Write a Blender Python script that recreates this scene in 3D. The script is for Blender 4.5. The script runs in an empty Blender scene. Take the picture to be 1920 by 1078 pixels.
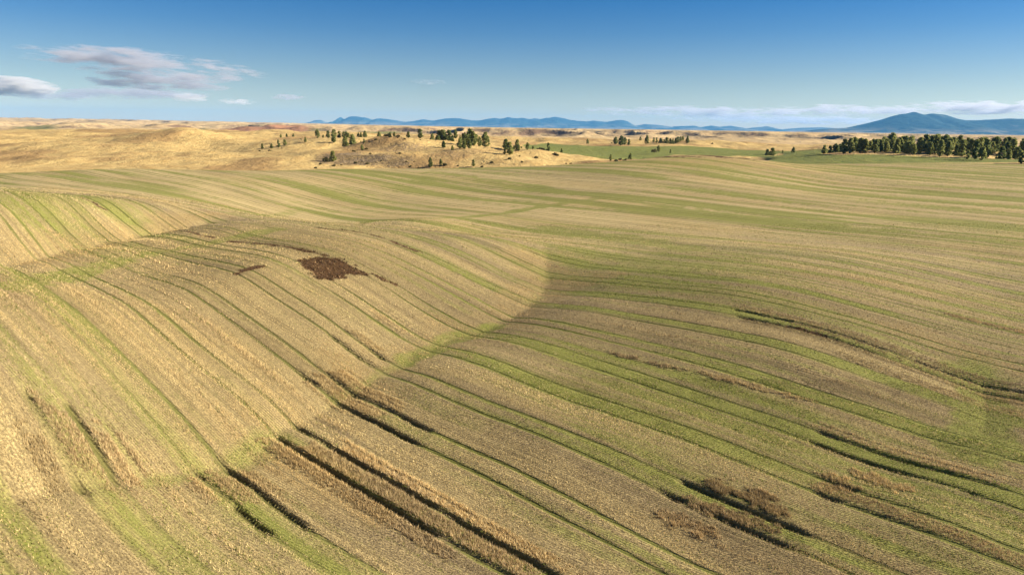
import bpy, math, random
import numpy as np
from mathutils import Vector

# ------------------------------------------------------------------ camera, sky, sun, exposure
scene = bpy.context.scene
CZ = 60.0                                   # camera height above the datum; survey heights are relative to it
R = math.radians
cam_data = bpy.data.cameras.new('camera')
cam = bpy.data.objects.new('camera', cam_data)
scene.collection.objects.link(cam)
cam.location = (0, 0, CZ)
cam_data.sensor_width = 36.0
cam_data.lens = 36.0 * 1297.0 / 1920.0
cam_data.clip_start = 0.5
cam_data.clip_end = 300000.0
_pitch, _roll = R(13.0), R(0.8)
_f = Vector((0, math.cos(_pitch), -math.sin(_pitch)))
_u = Vector((0, math.sin(_pitch), math.cos(_pitch)))
_r = Vector((1, 0, 0))
_r2 = _r * math.cos(_roll) + _u * math.sin(_roll)
_u2 = _u * math.cos(_roll) - _r * math.sin(_roll)
from mathutils import Matrix
cam.matrix_world = Matrix(((_r2.x, _u2.x, -_f.x, 0), (_r2.y, _u2.y, -_f.y, 0), (_r2.z, _u2.z, -_f.z, CZ), (0, 0, 0, 1)))
scene.camera = cam

SUN_EL, SUN_AZ = R(23.0), R(2.0)           # azimuth measured from +X (right) towards +Y (ahead)
sun_dir = Vector((math.cos(SUN_EL) * math.cos(SUN_AZ), math.cos(SUN_EL) * math.sin(SUN_AZ), math.sin(SUN_EL)))
world = bpy.data.worlds.new('World'); scene.world = world; world.use_nodes = True
wt = world.node_tree
for n_ in list(wt.nodes): wt.nodes.remove(n_)
w_out = wt.nodes.new('ShaderNodeOutputWorld'); w_bg = wt.nodes.new('ShaderNodeBackground')
w_sky = wt.nodes.new('ShaderNodeTexSky')
w_sky.sky_type = 'NISHITA'; w_sky.sun_disc = False
w_sky.sun_elevation = SUN_EL; w_sky.sun_rotation = R(90) - SUN_AZ
w_sky.altitude = 1200.0; w_sky.air_density = 1.0; w_sky.dust_density = 0.6; w_sky.ozone_density = 2.5
w_bg.inputs['Strength'].default_value = 0.05
w_tc = wt.nodes.new('ShaderNodeTexCoord'); w_sep = wt.nodes.new('ShaderNodeSeparateXYZ'); wt.links.new(w_tc.outputs['Generated'], w_sep.inputs[0])
w_mr = wt.nodes.new('ShaderNodeMapRange'); w_mr.inputs[1].default_value = 0.0; w_mr.inputs[2].default_value = 0.25; wt.links.new(w_sep.outputs[2], w_mr.inputs[0])
w_cr = wt.nodes.new('ShaderNodeValToRGB'); wt.links.new(w_mr.outputs[0], w_cr.inputs[0])          # deep polarised blue overhead
w_cr.color_ramp.elements[0].position = 0.0; w_cr.color_ramp.elements[0].color = (1.0, .88, .78, 1)
w_cr.color_ramp.elements[1].position = 1.0; w_cr.color_ramp.elements[1].color = (.05, .30, .60, 1)
for _p, _c in ((.25, (.62, .64, .66)), (.5, (.28, .475, .66)), (.73, (.08, .365, .655))):
    _e = w_cr.color_ramp.elements.new(_p); _e.color = (*_c, 1)
w_mx = wt.nodes.new('ShaderNodeMix'); w_mx.data_type = 'RGBA'; w_mx.blend_type = 'MULTIPLY'; w_mx.inputs['Factor'].default_value = 1.0
wt.links.new(w_sky.outputs[0], w_mx.inputs[6]); wt.links.new(w_cr.outputs[0], w_mx.inputs[7])
wt.links.new(w_mx.outputs[2], w_bg.inputs['Color']); wt.links.new(w_bg.outputs[0], w_out.inputs['Surface'])
sun_data = bpy.data.lights.new('sun', 'SUN'); sun_data.energy = 5.0; sun_data.angle = R(0.5); sun_data.color = (1.0, 0.89, 0.72)
sun = bpy.data.objects.new('sun', sun_data); scene.collection.objects.link(sun)
sun.rotation_euler = sun_dir.to_track_quat('Z', 'Y').to_euler()
scene.view_settings.view_transform = 'Standard'; scene.view_settings.look = 'None'
scene.view_settings.exposure = 1.55; scene.view_settings.gamma = 1.0; scene.view_settings.use_curve_mapping = False
scene.cycles.volume_step_rate = 1.0
scene.cycles.volume_bounces = 1
scene.cycles.max_bounces = 5
scene.cycles.use_denoising = True

# ------------------------------------------------------------------ helpers
C = scene.collection
rng = np.random.default_rng(7)
random.seed(7)

def hash2(ix, iy, seed):
    h = (ix.astype(np.int64) * 374761393 + iy.astype(np.int64) * 668265263 + seed * 1442695041) & 0xFFFFFFFF
    h = ((h ^ (h >> 13)) * 1274126177) & 0xFFFFFFFF
    h = ((h ^ (h >> 16)) * 2246822519) & 0xFFFFFFFF
    return ((h ^ (h >> 15)) & 0xFFFFFF) / float(0xFFFFFF)
def vn(x, y, seed=0):
    ix = np.floor(x); iy = np.floor(y); fx = x - ix; fy = y - iy
    fx = fx * fx * fx * (fx * (fx * 6 - 15) + 10); fy = fy * fy * fy * (fy * (fy * 6 - 15) + 10)
    a = hash2(ix, iy, seed); b = hash2(ix + 1, iy, seed); c = hash2(ix, iy + 1, seed); d = hash2(ix + 1, iy + 1, seed)
    return (a * (1 - fx) + b * fx) * (1 - fy) + (c * (1 - fx) + d * fx) * fy
def fbm(x, y, octv=4, seed=0, gain=0.5):
    s = 0; a = 1; t = 0
    for i in range(octv):
        s = s + a * vn(x, y, seed + i * 17); t += a; a *= gain
        x, y = 1.6 * x - 1.2 * y + 11.3, 1.2 * x + 1.6 * y - 5.7
    return s / t
def ridged(x, y, octv=4, seed=0, gain=0.5):
    s = 0; a = 1; t = 0
    for i in range(octv):
        s = s + a * (1 - np.abs(2 * vn(x, y, seed + i * 17) - 1)) ** 1.6; t += a; a *= gain
        x, y = 1.6 * x - 1.2 * y + 11.3, 1.2 * x + 1.6 * y - 5.7
    return s / t
def sstep(a, b, x):
    t = np.clip((x - a) / (b - a), 0, 1); return t * t * (3 - 2 * t)

def link(name, data, parent=None):
    o = bpy.data.objects.new(name, data); C.objects.link(o)
    if parent: o.parent = parent
    return o
def tag(o, label=None, cat=None, group=None, kind=None):
    if label: o['label'] = label
    if cat: o['category'] = cat
    if group: o['group'] = group
    if kind: o['kind'] = kind
    return o
def mesh_np(name, verts, faces, smooth=True):
    """verts (n,3), faces (m,k) numpy arrays -> mesh, fast"""
    verts = np.asarray(verts, np.float32); faces = np.asarray(faces, np.int32)
    me = bpy.data.meshes.new(name)
    m, k = faces.shape
    me.vertices.add(len(verts)); me.vertices.foreach_set('co', verts.ravel())
    me.loops.add(m * k); me.loops.foreach_set('vertex_index', faces.ravel())
    me.polygons.add(m); me.polygons.foreach_set('loop_start', np.arange(0, m * k, k, dtype=np.int32))
    if smooth: me.polygons.foreach_set('use_smooth', np.ones(m, bool))
    me.update(calc_edges=True); me.validate()
    return me
def attr(me, name, arr):
    a = me.attributes.new(name, 'FLOAT_COLOR', 'POINT')
    arr = np.asarray(arr, np.float32)
    if arr.shape[1] == 3: arr = np.c_[arr, np.ones(len(arr), np.float32)]
    a.data.foreach_set('color', np.clip(arr, 0, 1).ravel())
def grid_faces(nr, nc, off=0):
    i = np.arange(nr - 1)[:, None] * nc + np.arange(nc - 1)[None]
    return np.stack([i, i + 1, i + nc + 1, i + nc], -1).reshape(-1, 4) + off

# ------------------------------------------------------------------ node helper
class NT:
    def __init__(s, name):
        s.m = bpy.data.materials.new(name); s.m.use_nodes = True; s.t = s.m.node_tree
        for n in list(s.t.nodes): s.t.nodes.remove(n)
        s.out = s.t.nodes.new('ShaderNodeOutputMaterial')
    def put(s, sock, v):
        if isinstance(v, bpy.types.NodeSocket): s.t.links.new(v, sock)
        elif v is not None:
            if isinstance(v, tuple) and len(v) == 3 and sock.type == 'RGBA': v = (*v, 1)
            sock.default_value = v
    def math(s, op, a, b=None, c=None, clamp=False):
        n = s.t.nodes.new('ShaderNodeMath'); n.operation = op; n.use_clamp = clamp
        s.put(n.inputs[0], a); s.put(n.inputs[1], b); s.put(n.inputs[2], c); return n.outputs[0]
    def vmath(s, op, a, b=None):
        n = s.t.nodes.new('ShaderNodeVectorMath'); n.operation = op
        s.put(n.inputs[0], a); s.put(n.inputs[1], b)
        return n.outputs['Value'] if op in ('DOT_PRODUCT', 'LENGTH') else n.outputs[0]
    def comb(s, x, y, z=0.0):
        n = s.t.nodes.new('ShaderNodeCombineXYZ'); s.put(n.inputs[0], x); s.put(n.inputs[1], y); s.put(n.inputs[2], z); return n.outputs[0]
    def sep(s, v):
        n = s.t.nodes.new('ShaderNodeSeparateXYZ'); s.put(n.inputs[0], v); return n.outputs
    def mix(s, f, a, b, mode='MIX'):
        n = s.t.nodes.new('ShaderNodeMix'); n.data_type = 'RGBA'; n.blend_type = mode
        s.put(n.inputs['Factor'], f); s.put(n.inputs[6], a); s.put(n.inputs[7], b); return n.outputs[2]
    def noise(s, vec, scale, detail=4, rough=0.55, dim='3D'):
        n = s.t.nodes.new('ShaderNodeTexNoise'); n.noise_dimensions = dim
        s.put(n.inputs['Vector'], vec); n.inputs['Scale'].default_value = scale
        n.inputs['Detail'].default_value = detail; n.inputs['Roughness'].default_value = rough; return n.outputs['Fac']
    def ramp(s, f, lo, hi):
        n = s.t.nodes.new('ShaderNodeMapRange'); n.interpolation_type = 'SMOOTHSTEP'
        s.put(n.inputs[0], f); n.inputs[1].default_value = lo; n.inputs[2].default_value = hi; return n.outputs[0]
    def geo(s): return s.t.nodes.new('ShaderNodeNewGeometry')
    def attr(s, name):
        n = s.t.nodes.new('ShaderNodeAttribute'); n.attribute_name = name; return n
    def bump(s, h, dist, strength=1.0):
        n = s.t.nodes.new('ShaderNodeBump'); n.inputs['Distance'].default_value = dist; n.inputs['Strength'].default_value = strength
        s.put(n.inputs['Height'], h); return n.outputs[0]
    def diffuse(s, col, normal=None, rough=0.8, spec=0.1, trans=None):
        n = s.t.nodes.new('ShaderNodeBsdfPrincipled'); s.put(n.inputs['Base Color'], col)
        n.inputs['Roughness'].default_value = rough; n.inputs['Specular IOR Level'].default_value = spec
        if normal is not None: s.put(n.inputs['Normal'], normal)
        o = n.outputs[0]
        if trans:
            t = s.t.nodes.new('ShaderNodeBsdfTranslucent'); s.put(t.inputs[0], col)
            mx = s.t.nodes.new('ShaderNodeMixShader'); mx.inputs[0].default_value = trans
            s.t.links.new(o, mx.inputs[1]); s.t.links.new(t.outputs[0], mx.inputs[2]); o = mx.outputs[0]
        s.t.links.new(o, s.out.inputs['Surface'])
        return s.m

# ------------------------------------------------------------------ survey of the place (metres, camera at the origin)
SPOTS_TXT = """-470 892 -243 10 -431 863 -258 10 -373 820 -276 10 -328 786 -291 10 -301 766 -300 10 -274 745 -309 10 -252 729 -317 10 -228 711 -328 10 -200 690 -334 10 -168 666 -339 10 -148 651 -344 10 -116 627 -346 10 -82 601 -350 10
-61 586 -355 10 -23 557 -359 10 18 527 -363 10 -510 922 -236 10 -540 945 -234 10 -579 975 -227 10 -623 1007 -224 10 -651 1028 -218 10 -692 1059 -209 10 -730 1087 -200 10 -758 1109 -200 10 -791 1133 -192 10 -827 1160 -171
10 -857 1183 -151 10 -874 1196 -144 10 -899 1215 -140 10 -441 832 -255 10 -400 801 -269 10 -373 781 -280 10 -349 763 -289 10 -327 746 -292 10 -294 722 -305 10 -270 703 -314 10 -249 688 -322 10 -225 670 -331 10 -206 656
-336 10 -174 632 -341 10 -144 609 -345 10 -113 586 -348 10 -76 558 -353 10 -52 540 -356 10 -12 510 -358 10 -465 850 -244 10 -502 878 -233 10 -541 907 -227 10 -575 933 -223 10 -623 969 -218 10 -667 1001 -211 10 -713 1036
-198 10 -746 1060 -194 10 -776 1083 -186 10 -810 1109 -163 10 -826 1121 -150 10 -575 1105 -237 10 -547 1084 -238 10 -499 1048 -237 10 -468 1025 -242 10 -430 996 -254 10 -399 973 -264 10 -367 949 -275 10 -331 922 -285 10
-300 898 -297 10 -270 877 -306 10 -647 1159 -231 10 -607 1129 -236 10 -558 1092 -239 10 -677 1182 -226 10 -727 1219 -214 10 -758 1242 -211 10 -780 1259 -212 10 -220 839 -321 10 -181 810 -331 10 -126 768 -339 10 -68 725
-348 10 -8 679 -350 10 16 662 -351 10 38 645 -355 10 63 626 -360 10 -837 1301 -208 10 -862 1320 -195 10 -892 1343 -179 10 -929 1371 -161 10 -958 1392 -152 10 -986 1413 -151 10 -505 1014 -238 10 -480 995 -241 10 -449 972
-251 10 -426 955 -259 10 -382 922 -273 10 -358 903 -281 10 -326 880 -292 10 -307 865 -299 10 -284 848 -305 10 -642 1116 -230 10 -603 1087 -235 10 -560 1055 -236 10 -672 1139 -222 10 -739 1189 -214 10 -774 1216 -210 10
-242 816 -320 10 -200 785 -332 10 -145 744 -341 10 -83 697 -349 10 -38 663 -356 10 -19 649 -352 10 15 623 -360 10 37 607 -365 10 62 588 -363 10 77 577 -365 10 -829 1257 -204 10 -871 1288 -181 10 -903 1312 -165 10 -933
1335 -155 10 -961 1356 -148 10 -433 1132 -239 10 -393 1102 -251 10 -370 1085 -259 10 -325 1052 -273 10 -286 1022 -286 10 -262 1004 -297 10 -230 980 -308 10 -203 960 -318 10 -197 955 -320 10 -174 938 -327 10 -147 918 -329
10 -125 901 -326 10 -90 875 -331 10 -39 837 -337 10 -3 810 -339 10 31 784 -342 10 57 765 -346 10 82 746 -347 10 106 728 -350 10 126 713 -353 10 145 699 -357 10 204 654 -363 10 225 639 -369 10 247 622 -370 10 -438 1136
-237 10 -497 1180 -235 10 -539 1212 -236 10 -584 1245 -238 10 -632 1282 -237 10 -731 1356 -236 10 -765 1382 -225 10 -795 1404 -222 10 -832 1431 -226 10 -882 1469 -211 10 -936 1509 -181 10 -966 1532 -171 10 -1002 1559
-165 10 -444 1101 -241 10 -400 1069 -255 10 -363 1041 -268 10 -325 1013 -278 10 -294 989 -288 10 -260 963 -298 10 -231 942 -309 10 -217 931 -317 10 -193 914 -326 10 -178 903 -328 10 -162 891 -328 10 -135 870 -330 10 -119
858 -331 10 -37 797 -343 10 -9 776 -342 10 17 756 -344 10 42 737 -346 10 67 719 -349 10 90 701 -355 10 118 680 -356 10 144 661 -363 10 159 649 -366 10 180 634 -367 10 197 621 -372 10 215 607 -373 10 233 594 -374 10 254
579 -375 10 274 564 -375 10 -487 1134 -237 10 -529 1166 -238 10 -573 1199 -240 10 -619 1233 -237 10 -651 1257 -236 10 -867 1419 -209 10 -904 1447 -190 10 -944 1477 -173 10 -978 1502 -163 10 -614 1402 -238 10 -558 1360
-239 10 -498 1315 -237 10 -453 1281 -236 10 -418 1255 -238 10 -302 1168 -266 10 -259 1135 -282 10 -226 1111 -294 10 -192 1085 -306 10 -164 1064 -318 10 -139 1045 -325 10 -119 1031 -328 10 -79 1000 -326 10 -47 977 -327 10
4 938 -331 10 50 904 -340 10 93 871 -344 10 134 841 -345 10 172 812 -349 10 208 785 -351 10 265 742 -357 10 283 729 -360 10 308 710 -364 10 323 699 -368 10 353 676 -369 10 375 660 -371 10 404 638 -370 10 428 621 -371 10
-877 1599 -229 10 -951 1654 -192 10 -1005 1695 -181 10 -626 1372 -240 10 -552 1317 -238 10 -477 1261 -236 10 -436 1229 -238 10 -402 1204 -242 10 -372 1181 -251 10 -347 1163 -258 10 -327 1148 -264 10 -281 1113 -278 10
-238 1081 -294 10 -209 1059 -306 10 -177 1035 -317 10 -154 1018 -326 10 -111 986 -327 10 -76 959 -328 10 -44 936 -329 10 4 900 -339 10 48 866 -344 10 90 835 -348 10 129 806 -350 10 166 778 -353 10 195 757 -354 10 215 741
-356 10 237 725 -360 10 258 709 -363 10 296 680 -367 10 324 659 -369 10 350 640 -373 10 381 616 -372 10 416 591 -377 10 437 574 -378 10 -892 1571 -220 10 -941 1608 -202 10 -989 1644 -188 10 -385 1364 -238 10 -344 1333
-242 10 -305 1303 -254 10 -275 1281 -262 10 -241 1256 -273 10 -197 1223 -290 10 -163 1198 -304 10 -131 1174 -311 10 -100 1150 -323 10 -73 1130 -329 10 -50 1112 -331 10 -6 1079 -326 10 38 1046 -328 10 81 1014 -331 10 120
985 -335 10 165 951 -337 10 207 920 -340 10 247 889 -346 10 264 877 -345 10 301 849 -348 10 336 823 -352 10 363 803 -354 10 390 783 -359 10 408 769 -362 10 432 751 -366 10 456 733 -368 10 478 716 -366 10 495 704 -367 10
520 685 -367 10 544 667 -370 10 -582 1511 -238 10 -532 1474 -238 10 -453 1415 -235 10 -396 1372 -239 10 -632 1549 -228 10 -689 1592 -228 10 -261 1232 -269 10 -220 1201 -283 10 -179 1171 -300 10 -148 1147 -313 10 -125
1130 -319 10 -96 1109 -327 10 -67 1087 -329 10 -14 1047 -327 10 37 1008 -330 10 78 978 -334 10 117 949 -337 10 146 927 -338 10 187 896 -344 10 227 866 -346 10 256 844 -350 10 291 818 -353 10 325 793 -356 10 352 773 -359
10 385 747 -365 10 409 730 -367 10 436 709 -368 10 454 696 -369 10 471 683 -368 10 491 668 -369 10 511 653 -372 10 -196 1355 -273 10 -147 1319 -287 10 -112 1293 -299 10 -72 1263 -310 10 -46 1243 -320 10 -25 1227 -326 10
4 1206 -331 10 52 1170 -324 10 89 1142 -324 10 133 1109 -325 10 183 1072 -326 10 205 1055 -327 10 251 1021 -326 10 293 989 -329 10 334 958 -332 10 366 934 -336 10 403 906 -340 10 433 884 -346 10 448 873 -347 10 481 848
-352 10 507 829 -354 10 522 817 -359 10 551 795 -364 10 574 778 -361 10 592 765 -362 10 -221 1336 -270 10 -177 1303 -282 10 -142 1277 -293 10 -97 1243 -308 10 -66 1219 -318 10 -32 1194 -326 10 -4 1173 -330 10 41 1139
-325 10 78 1112 -325 10 130 1073 -327 10 178 1037 -329 10 223 1002 -331 10 285 956 -334 10 318 932 -336 10 350 907 -343 10 386 880 -348 10 421 855 -353 10 456 828 -355 10 477 812 -357 10 497 797 -362 10 535 769 -366 10
562 749 -364 10 583 733 -365 10 10 1335 -320 10 40 1313 -326 10 71 1289 -327 10 124 1250 -319 10 183 1205 -318 10 236 1165 -318 10 299 1118 -313 10 338 1089 -316 10 374 1062 -317 10 410 1035 -317 10 443 1010 -320 10 486
978 -326 10 511 959 -333 10 540 937 -338 10 574 912 -343 10 602 891 -349 10 625 873 -353 10 -23 1321 -315 10 3 1301 -324 10 31 1280 -329 10 65 1255 -327 10 124 1211 -320 10 179 1170 -318 10 230 1131 -317 10 269 1102 -321
10 314 1068 -320 10 358 1035 -318 10 399 1005 -320 10 438 975 -324 10 480 944 -335 10 509 922 -341 10 537 901 -346 10 570 876 -351 10 590 861 -353 10 611 846 -357 10 -73 1531 -289 10 -22 1492 -308 10 17 1463 -321 10 69
1425 -329 10 107 1396 -329 10 170 1349 -321 10 239 1297 -315 10 318 1237 -308 10 417 1163 -308 10 462 1130 -311 10 496 1104 -312 10 538 1073 -318 10 577 1043 -327 10 616 1015 -338 10 652 987 -348 10 675 970 -352 10 -80
1670 -268 10 -24 1628 -285 10 79 1551 -317 10 127 1515 -320 10 217 1447 -310 10 267 1410 -309 10 327 1365 -305 10 382 1324 -301 10 435 1284 -296 10 469 1258 -299 10 501 1234 -301 10 533 1211 -304 10 563 1187 -311 10 593
1165 -314 10 640 1130 -322 10 667 1110 -327 10 694 1090 -334 10 719 1071 -337 10 743 1052 -342 10 767 1035 -345 10 790 1018 -343 10 -78 1630 -283 10 -23 1589 -299 10 28 1550 -309 10 72 1517 -320 10 113 1486 -321 10 170
1444 -317 10 233 1397 -311 10 261 1376 -312 10 319 1332 -305 10 373 1291 -301 10 416 1259 -300 10 458 1228 -302 10 505 1192 -305 10 536 1169 -310 10 579 1137 -315 10 598 1123 -319 10 639 1092 -326 10 665 1072 -333 10 690
1054 -338 10 715 1035 -342 10 750 1009 -345 10 -509 788 -224 10 -482 768 -232 10 -460 751 -242 10 -431 729 -251 10 -406 711 -261 10 -380 691 -267 10 -361 677 -280 10 -328 652 -290 10 -269 608 -321 10 -234 582 -325 10
-520 796 -220 10 -554 822 -214 10 -637 884 -196 10 -677 914 -186 10 -502 744 -216 10 -484 730 -226 10 -461 713 -236 10 -437 696 -246 10 -421 683 -256 10 -401 668 -262 10 -392 662 -269 10 -359 637 -284 10 -285 581 -312 10
-260 562 -316 10 -523 760 -211 10 -551 781 -202 10 -450 610 -211 10 -422 589 -226 10 -399 572 -240 10 -380 557 -247 10 -358 541 -258 10 -346 532 -265 10 -336 524 -275 10 -428 555 -194 10 -406 538 -213 10 -381 520 -226 10
-368 510 -238 10 -357 501 -248 10 -346 493 -257 10 -322 475 -260 10 -1138 1537 -159 8 -1160 1749 -180 8 -1150 1961 -201 8 1540 2067 -308 8 866 2067 -318 8 277 2597 -310 8 846 3286 -234 8 1080 4240 -146 8 877 4187 -156 8
1403 4240 -161 8 1598 4240 -186 8 2429 4346 -184 8 2074 4293 -186 8 2424 3392 -220 8 3044 4240 -173 8 1792 2968 -265 8 -365 4240 -248 8 -828 4134 -249 8 54 4240 -233 8 441 4240 -209 8 688 4187 -181 8 -1114 4028 -250 8
-1472 3763 -245 8 -1849 3657 -238 8 -2067 3551 -235 8 -2199 3339 -232 8 -2339 3180 -234 8 -589 2915 -315 8 -274 3180 -290 8 94 3286 -269 8 -99 2067 -315 8 68 2279 -318 8 616 2353 -312 8 874 1749 -308 8 988 1590 -329 8
1106 1484 -352 8 1056 2544 -292 8 1483 2438 -292 8 -1090 3074 -268 8 -838 2703 -307 8 -551 2279 -318 8 -321 2279 -297 8 -1368 2915 -248 8 -1042 2544 -273 8 -1763 3021 -239 8 -1889 2862 -229 8 -2048 2777 -236 8 1012 3021
-258 8 550 3021 -264 8 1475 3286 -250 8 -298 357 -260 5 -233 407 -295 5 -142 458 -330 5 -320 436 -275 5 -277 493 -310 5 -362 445 -260 5 -222 511 -330 5 -65 488 -350 5 163 535 -380 5 358 548 -386 5 463 549 -385 5 509 612
-383 5 -3160 4300 -294 8 -2789 4500 -287 8 -2324 4600 -286 8 -1779 4550 -282 8 -1286 4650 -278 8 -779 4800 -279 8 -231 4800 -268 8 136 4850 -251 8 519 5000 -231 8 815 5200 -213 8 -4097 5600 -265 8 -3458 5600 -256 8 -2920
5800 -256 8 -5247 7200 -206 8 -4673 7600 -189 8 -3604 7600 -118 8 -3733 7450 -152 8 -3360 7500 -136 8 -3723 6900 -185 8 -3045 7150 -170 8 -2536 6400 -202 8 -2146 5200 -250 8 -2199 6000 -231 8 -1818 5400 -246 8 -1954 6400
-194 8 -2801 8000 -170 8 -2622 8200 -147 8 -1977 7200 -146 8 -1921 6900 -150 8 -1759 7200 -127 8 -1508 7300 -114 8 -1462 6100 -206 8 -1286 5000 -260 8 -1391 4900 -267 8 -1119 5200 -248 8 -1118 5600 -215 8 -1019 6000 -157
8 -901 6000 -169 8 -881 5200 -225 8 -955 7200 -142 8 -755 6500 -161 8 -570 4800 -265 8 -601 7000 -139 8 -392 6200 -167 8 -248 6000 -169 8 -378 5400 -210 8 -272 4750 -266 8 -68 5800 -182 8 23 5600 -196 8 104 5400 -204 8
163 5150 -228 8 274 5700 -200 8 387 5700 -215 8 375 5050 -251 8 247 9000 -211 8 471 7200 -235 8 759 6400 -237 8 1254 7000 -249 8 927 9000 -222 8 2086 8200 -234 8 2509 7600 -231 8 2859 9800 -224 8 1512 10000 -218 8 2167
10800 -164 8 2607 10600 -178 8 3496 12000 -212 8 684 10500 -233 8 2585 7200 -227 8 2645 6900 -221 8 3264 8200 -236 8 2278 5600 -219 8 2440 5400 -196 8 2639 6000 -178 8 2839 5900 -167 8 3119 5600 -166 8 3196 5300 -177 8
3423 5100 -173 8 3479 4800 -177 8 2601 5000 -188 8 2862 4800 -186 8 3460 7200 -162 8 4001 7200 -144 8 4419 7000 -148 8 4807 6800 -147 8 -8720 12000 -175 8 -6252 12500 -144 8 -3290 12000 -145 8 -578 12000 -144 8 -1200 200
-150 6 -1200 700 -150 6 -1500 1100 -165 6 -2000 1500 -185 6 -2000 600 -150 6 -3000 600 -170 6 -3000 1500 -190 6 -3000 2500 -210 6 -3200 3300 -220 6 -4000 4200 -260 6 -4000 2500 -220 6 -1000 -400 -220 6 0 -400 -340 6 1000
-400 -400 6 2500 200 -400 6 3500 1000 -380 6 4000 2000 -330 6 4200 3000 -240 6 4500 4000 -190 6 2000 1200 -370 6 3000 2200 -310 6 -600 50 -180 6 -200 50 -270 6 300 50 -370 6 -11000 14000 -200 6 -9000 14000 -200 6 -7000
14000 -200 6 -5000 14000 -200 6 -3000 14000 -270 6 -1000 14000 -270 6 1000 14000 -270 6 3000 14000 -270 6 5000 14000 -270 6 7000 14000 -270 6 9000 14000 -270 6 11000 14000 -270 6 -10000 5500 -220 6 10000 5500 -220 6
-10000 7500 -220 6 10000 7500 -220 6 -10000 9500 -220 6 10000 9500 -220 6 -10000 11500 -220 6 10000 11500 -220 6 -6500 6000 -240 6 6500 5600 -200 6 7000 8000 -200 6 -7000 8500 -180 6 -2339 3600 -284 6 -2067 3971 -285 6
-1472 4183 -295 6 -828 4554 -299 6 -365 4660 -298 6 54 4660 -283 6 441 4660 -269 6 877 4607 -216 6 1080 4660 -206 6 1403 4660 -221 6 1598 4660 -216 6 2074 4713 -216 6"""
POLY = {'lane1': [(-59.2, 77.8), (-61.3, 85.1), (-63.4, 93.3), (-66.1, 110.5), (-66.5, 128.4), (-60.6, 143.5), (-54.2, 157.9)], 'lane2': [(-51.0, 186.9), (-47.7, 235.2), (-29.0, 231.8), (-17.2, 242.5), (-8.2, 253.9), (8.0, 273.4), (21.3, 283.4), (32.9, 289.8)], 'lane3': [(-46.2, 372.2), (-31.4, 364.4), (-16.9, 352.3), (9.5, 332.5), (33.7, 297.1), (68.0, 261.2), (99.7, 239.5), (125.3, 218.7), (136.8, 210.0), (150.2, 201.3)], 'lane4': [(-78.6, 194.8), (-79.1, 254.8), (-68.6, 259.7)], 'draw': [(9.5, 191.9), (7.6, 157.2), (6.6, 139.2), (3.1, 125.8), (-2.7, 115.1), (-6.9, 109.4), (-10.7, 103.5), (-14.6, 96.0), (-17.2, 88.8), (-20.1, 82.6), (-22.6, 76.8), (-24.3, 70.4), (-25.9, 63.7), (-28.7, 59.2), (-31.7, 53.3), (-33.5, 48.0), (-35.4, 44.6)], 'drawgreen': [(-3.6, 114.4), (-7.7, 108.4), (-10.7, 103.5), (-13.3, 98.0), (-15.3, 95.0)], 'flatgreen': [(13.6, 223.0), (22.7, 211.1), (33.8, 198.6), (45.3, 181.8)], 'flatgreen2': [(13.3, 172.2), (24.9, 168.2), (34.3, 150.9)], 'crease': [(-71.4, 95.2), (-74.1, 105.1), (-76.5, 116.4), (-80.2, 131.6), (-82.1, 146.2), (-82.5, 160.5), (-77.3, 171.6), (-85.8, 225.6), (-85.1, 261.5)], 'patch': [(-40.1, 123.9), (-39.2, 126.3), (-36.8, 130.3), (-32.8, 130.6), (-29.3, 128.2), (-25.7, 125.1), (-26.5, 123.2), (-29.1, 121.0), (-30.9, 116.8), (-33.1, 116.3), (-36.0, 118.4), (-38.1, 120.8)], 'soil1': [(-59.0, 142.5), (-52.5, 139.8), (-45.7, 135.7), (-40.5, 132.3), (-35.8, 130.1)], 'soil2': [(-47.4, 164.1), (-40.8, 163.4), (-33.8, 160.3), (-27.9, 154.6), (-24.9, 151.1), (-20.8, 148.6)], 'soil3': [(39.9, 113.5), (42.9, 111.6), (45.8, 109.7), (49.1, 107.2), (51.6, 105.3)], 'soil4': [(-104.2, 166.3), (-100.8, 164.1), (-96.4, 160.7), (-94.4, 160.3)], 'soil5': [(-78.0, 157.7), (-73.2, 154.1), (-67.7, 148.3), (-63.8, 145.9)], 'soil6': [(-45.2, 111.2), (-44.7, 113.4), (-43.3, 116.9)], 'windrow': [(2.3, 109.4), (7.0, 106.5), (11.8, 102.9), (15.3, 100.5), (19.2, 97.9), (26.0, 94.1), (30.8, 91.4), (35.7, 88.5), (40.6, 86.2)], 'soil7': [(-25.7, 125.4), (-23.5, 124.1), (-21.5, 123.5)], 'warmA': [(-73.2, 99.3), (-76.3, 112.0), (-80.4, 128.6), (-84.0, 147.7), (-83.2, 164.7), (-79.8, 183.6)], 'warmB': [(5.1, 167.9), (6.1, 156.7), (6.3, 145.6), (3.2, 131.3), (-0.9, 121.7)], 'warmC': [(11.0, 155.8), (22.2, 148.3), (13.7, 144.8), (11.6, 147.6)], 'warmD': [(-24.2, 94.2), (-19.3, 91.9), (-22.4, 86.4), (-7.1, 112.8), (-12.3, 110.7)], 'warmE': [(69.4, 109.1), (72.4, 106.7), (75.0, 104.1), (76.6, 100.2), (66.2, 111.4)], 'warmF': [(-21.8, 65.9), (-16.6, 62.3), (-23.4, 64.1), (-18.0, 59.8), (-12.5, 57.4)], 'draw2': [(72.4, 102.0), (69.8, 96.5), (64.0, 87.2), (59.8, 81.3), (56.2, 76.8)]}
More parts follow.
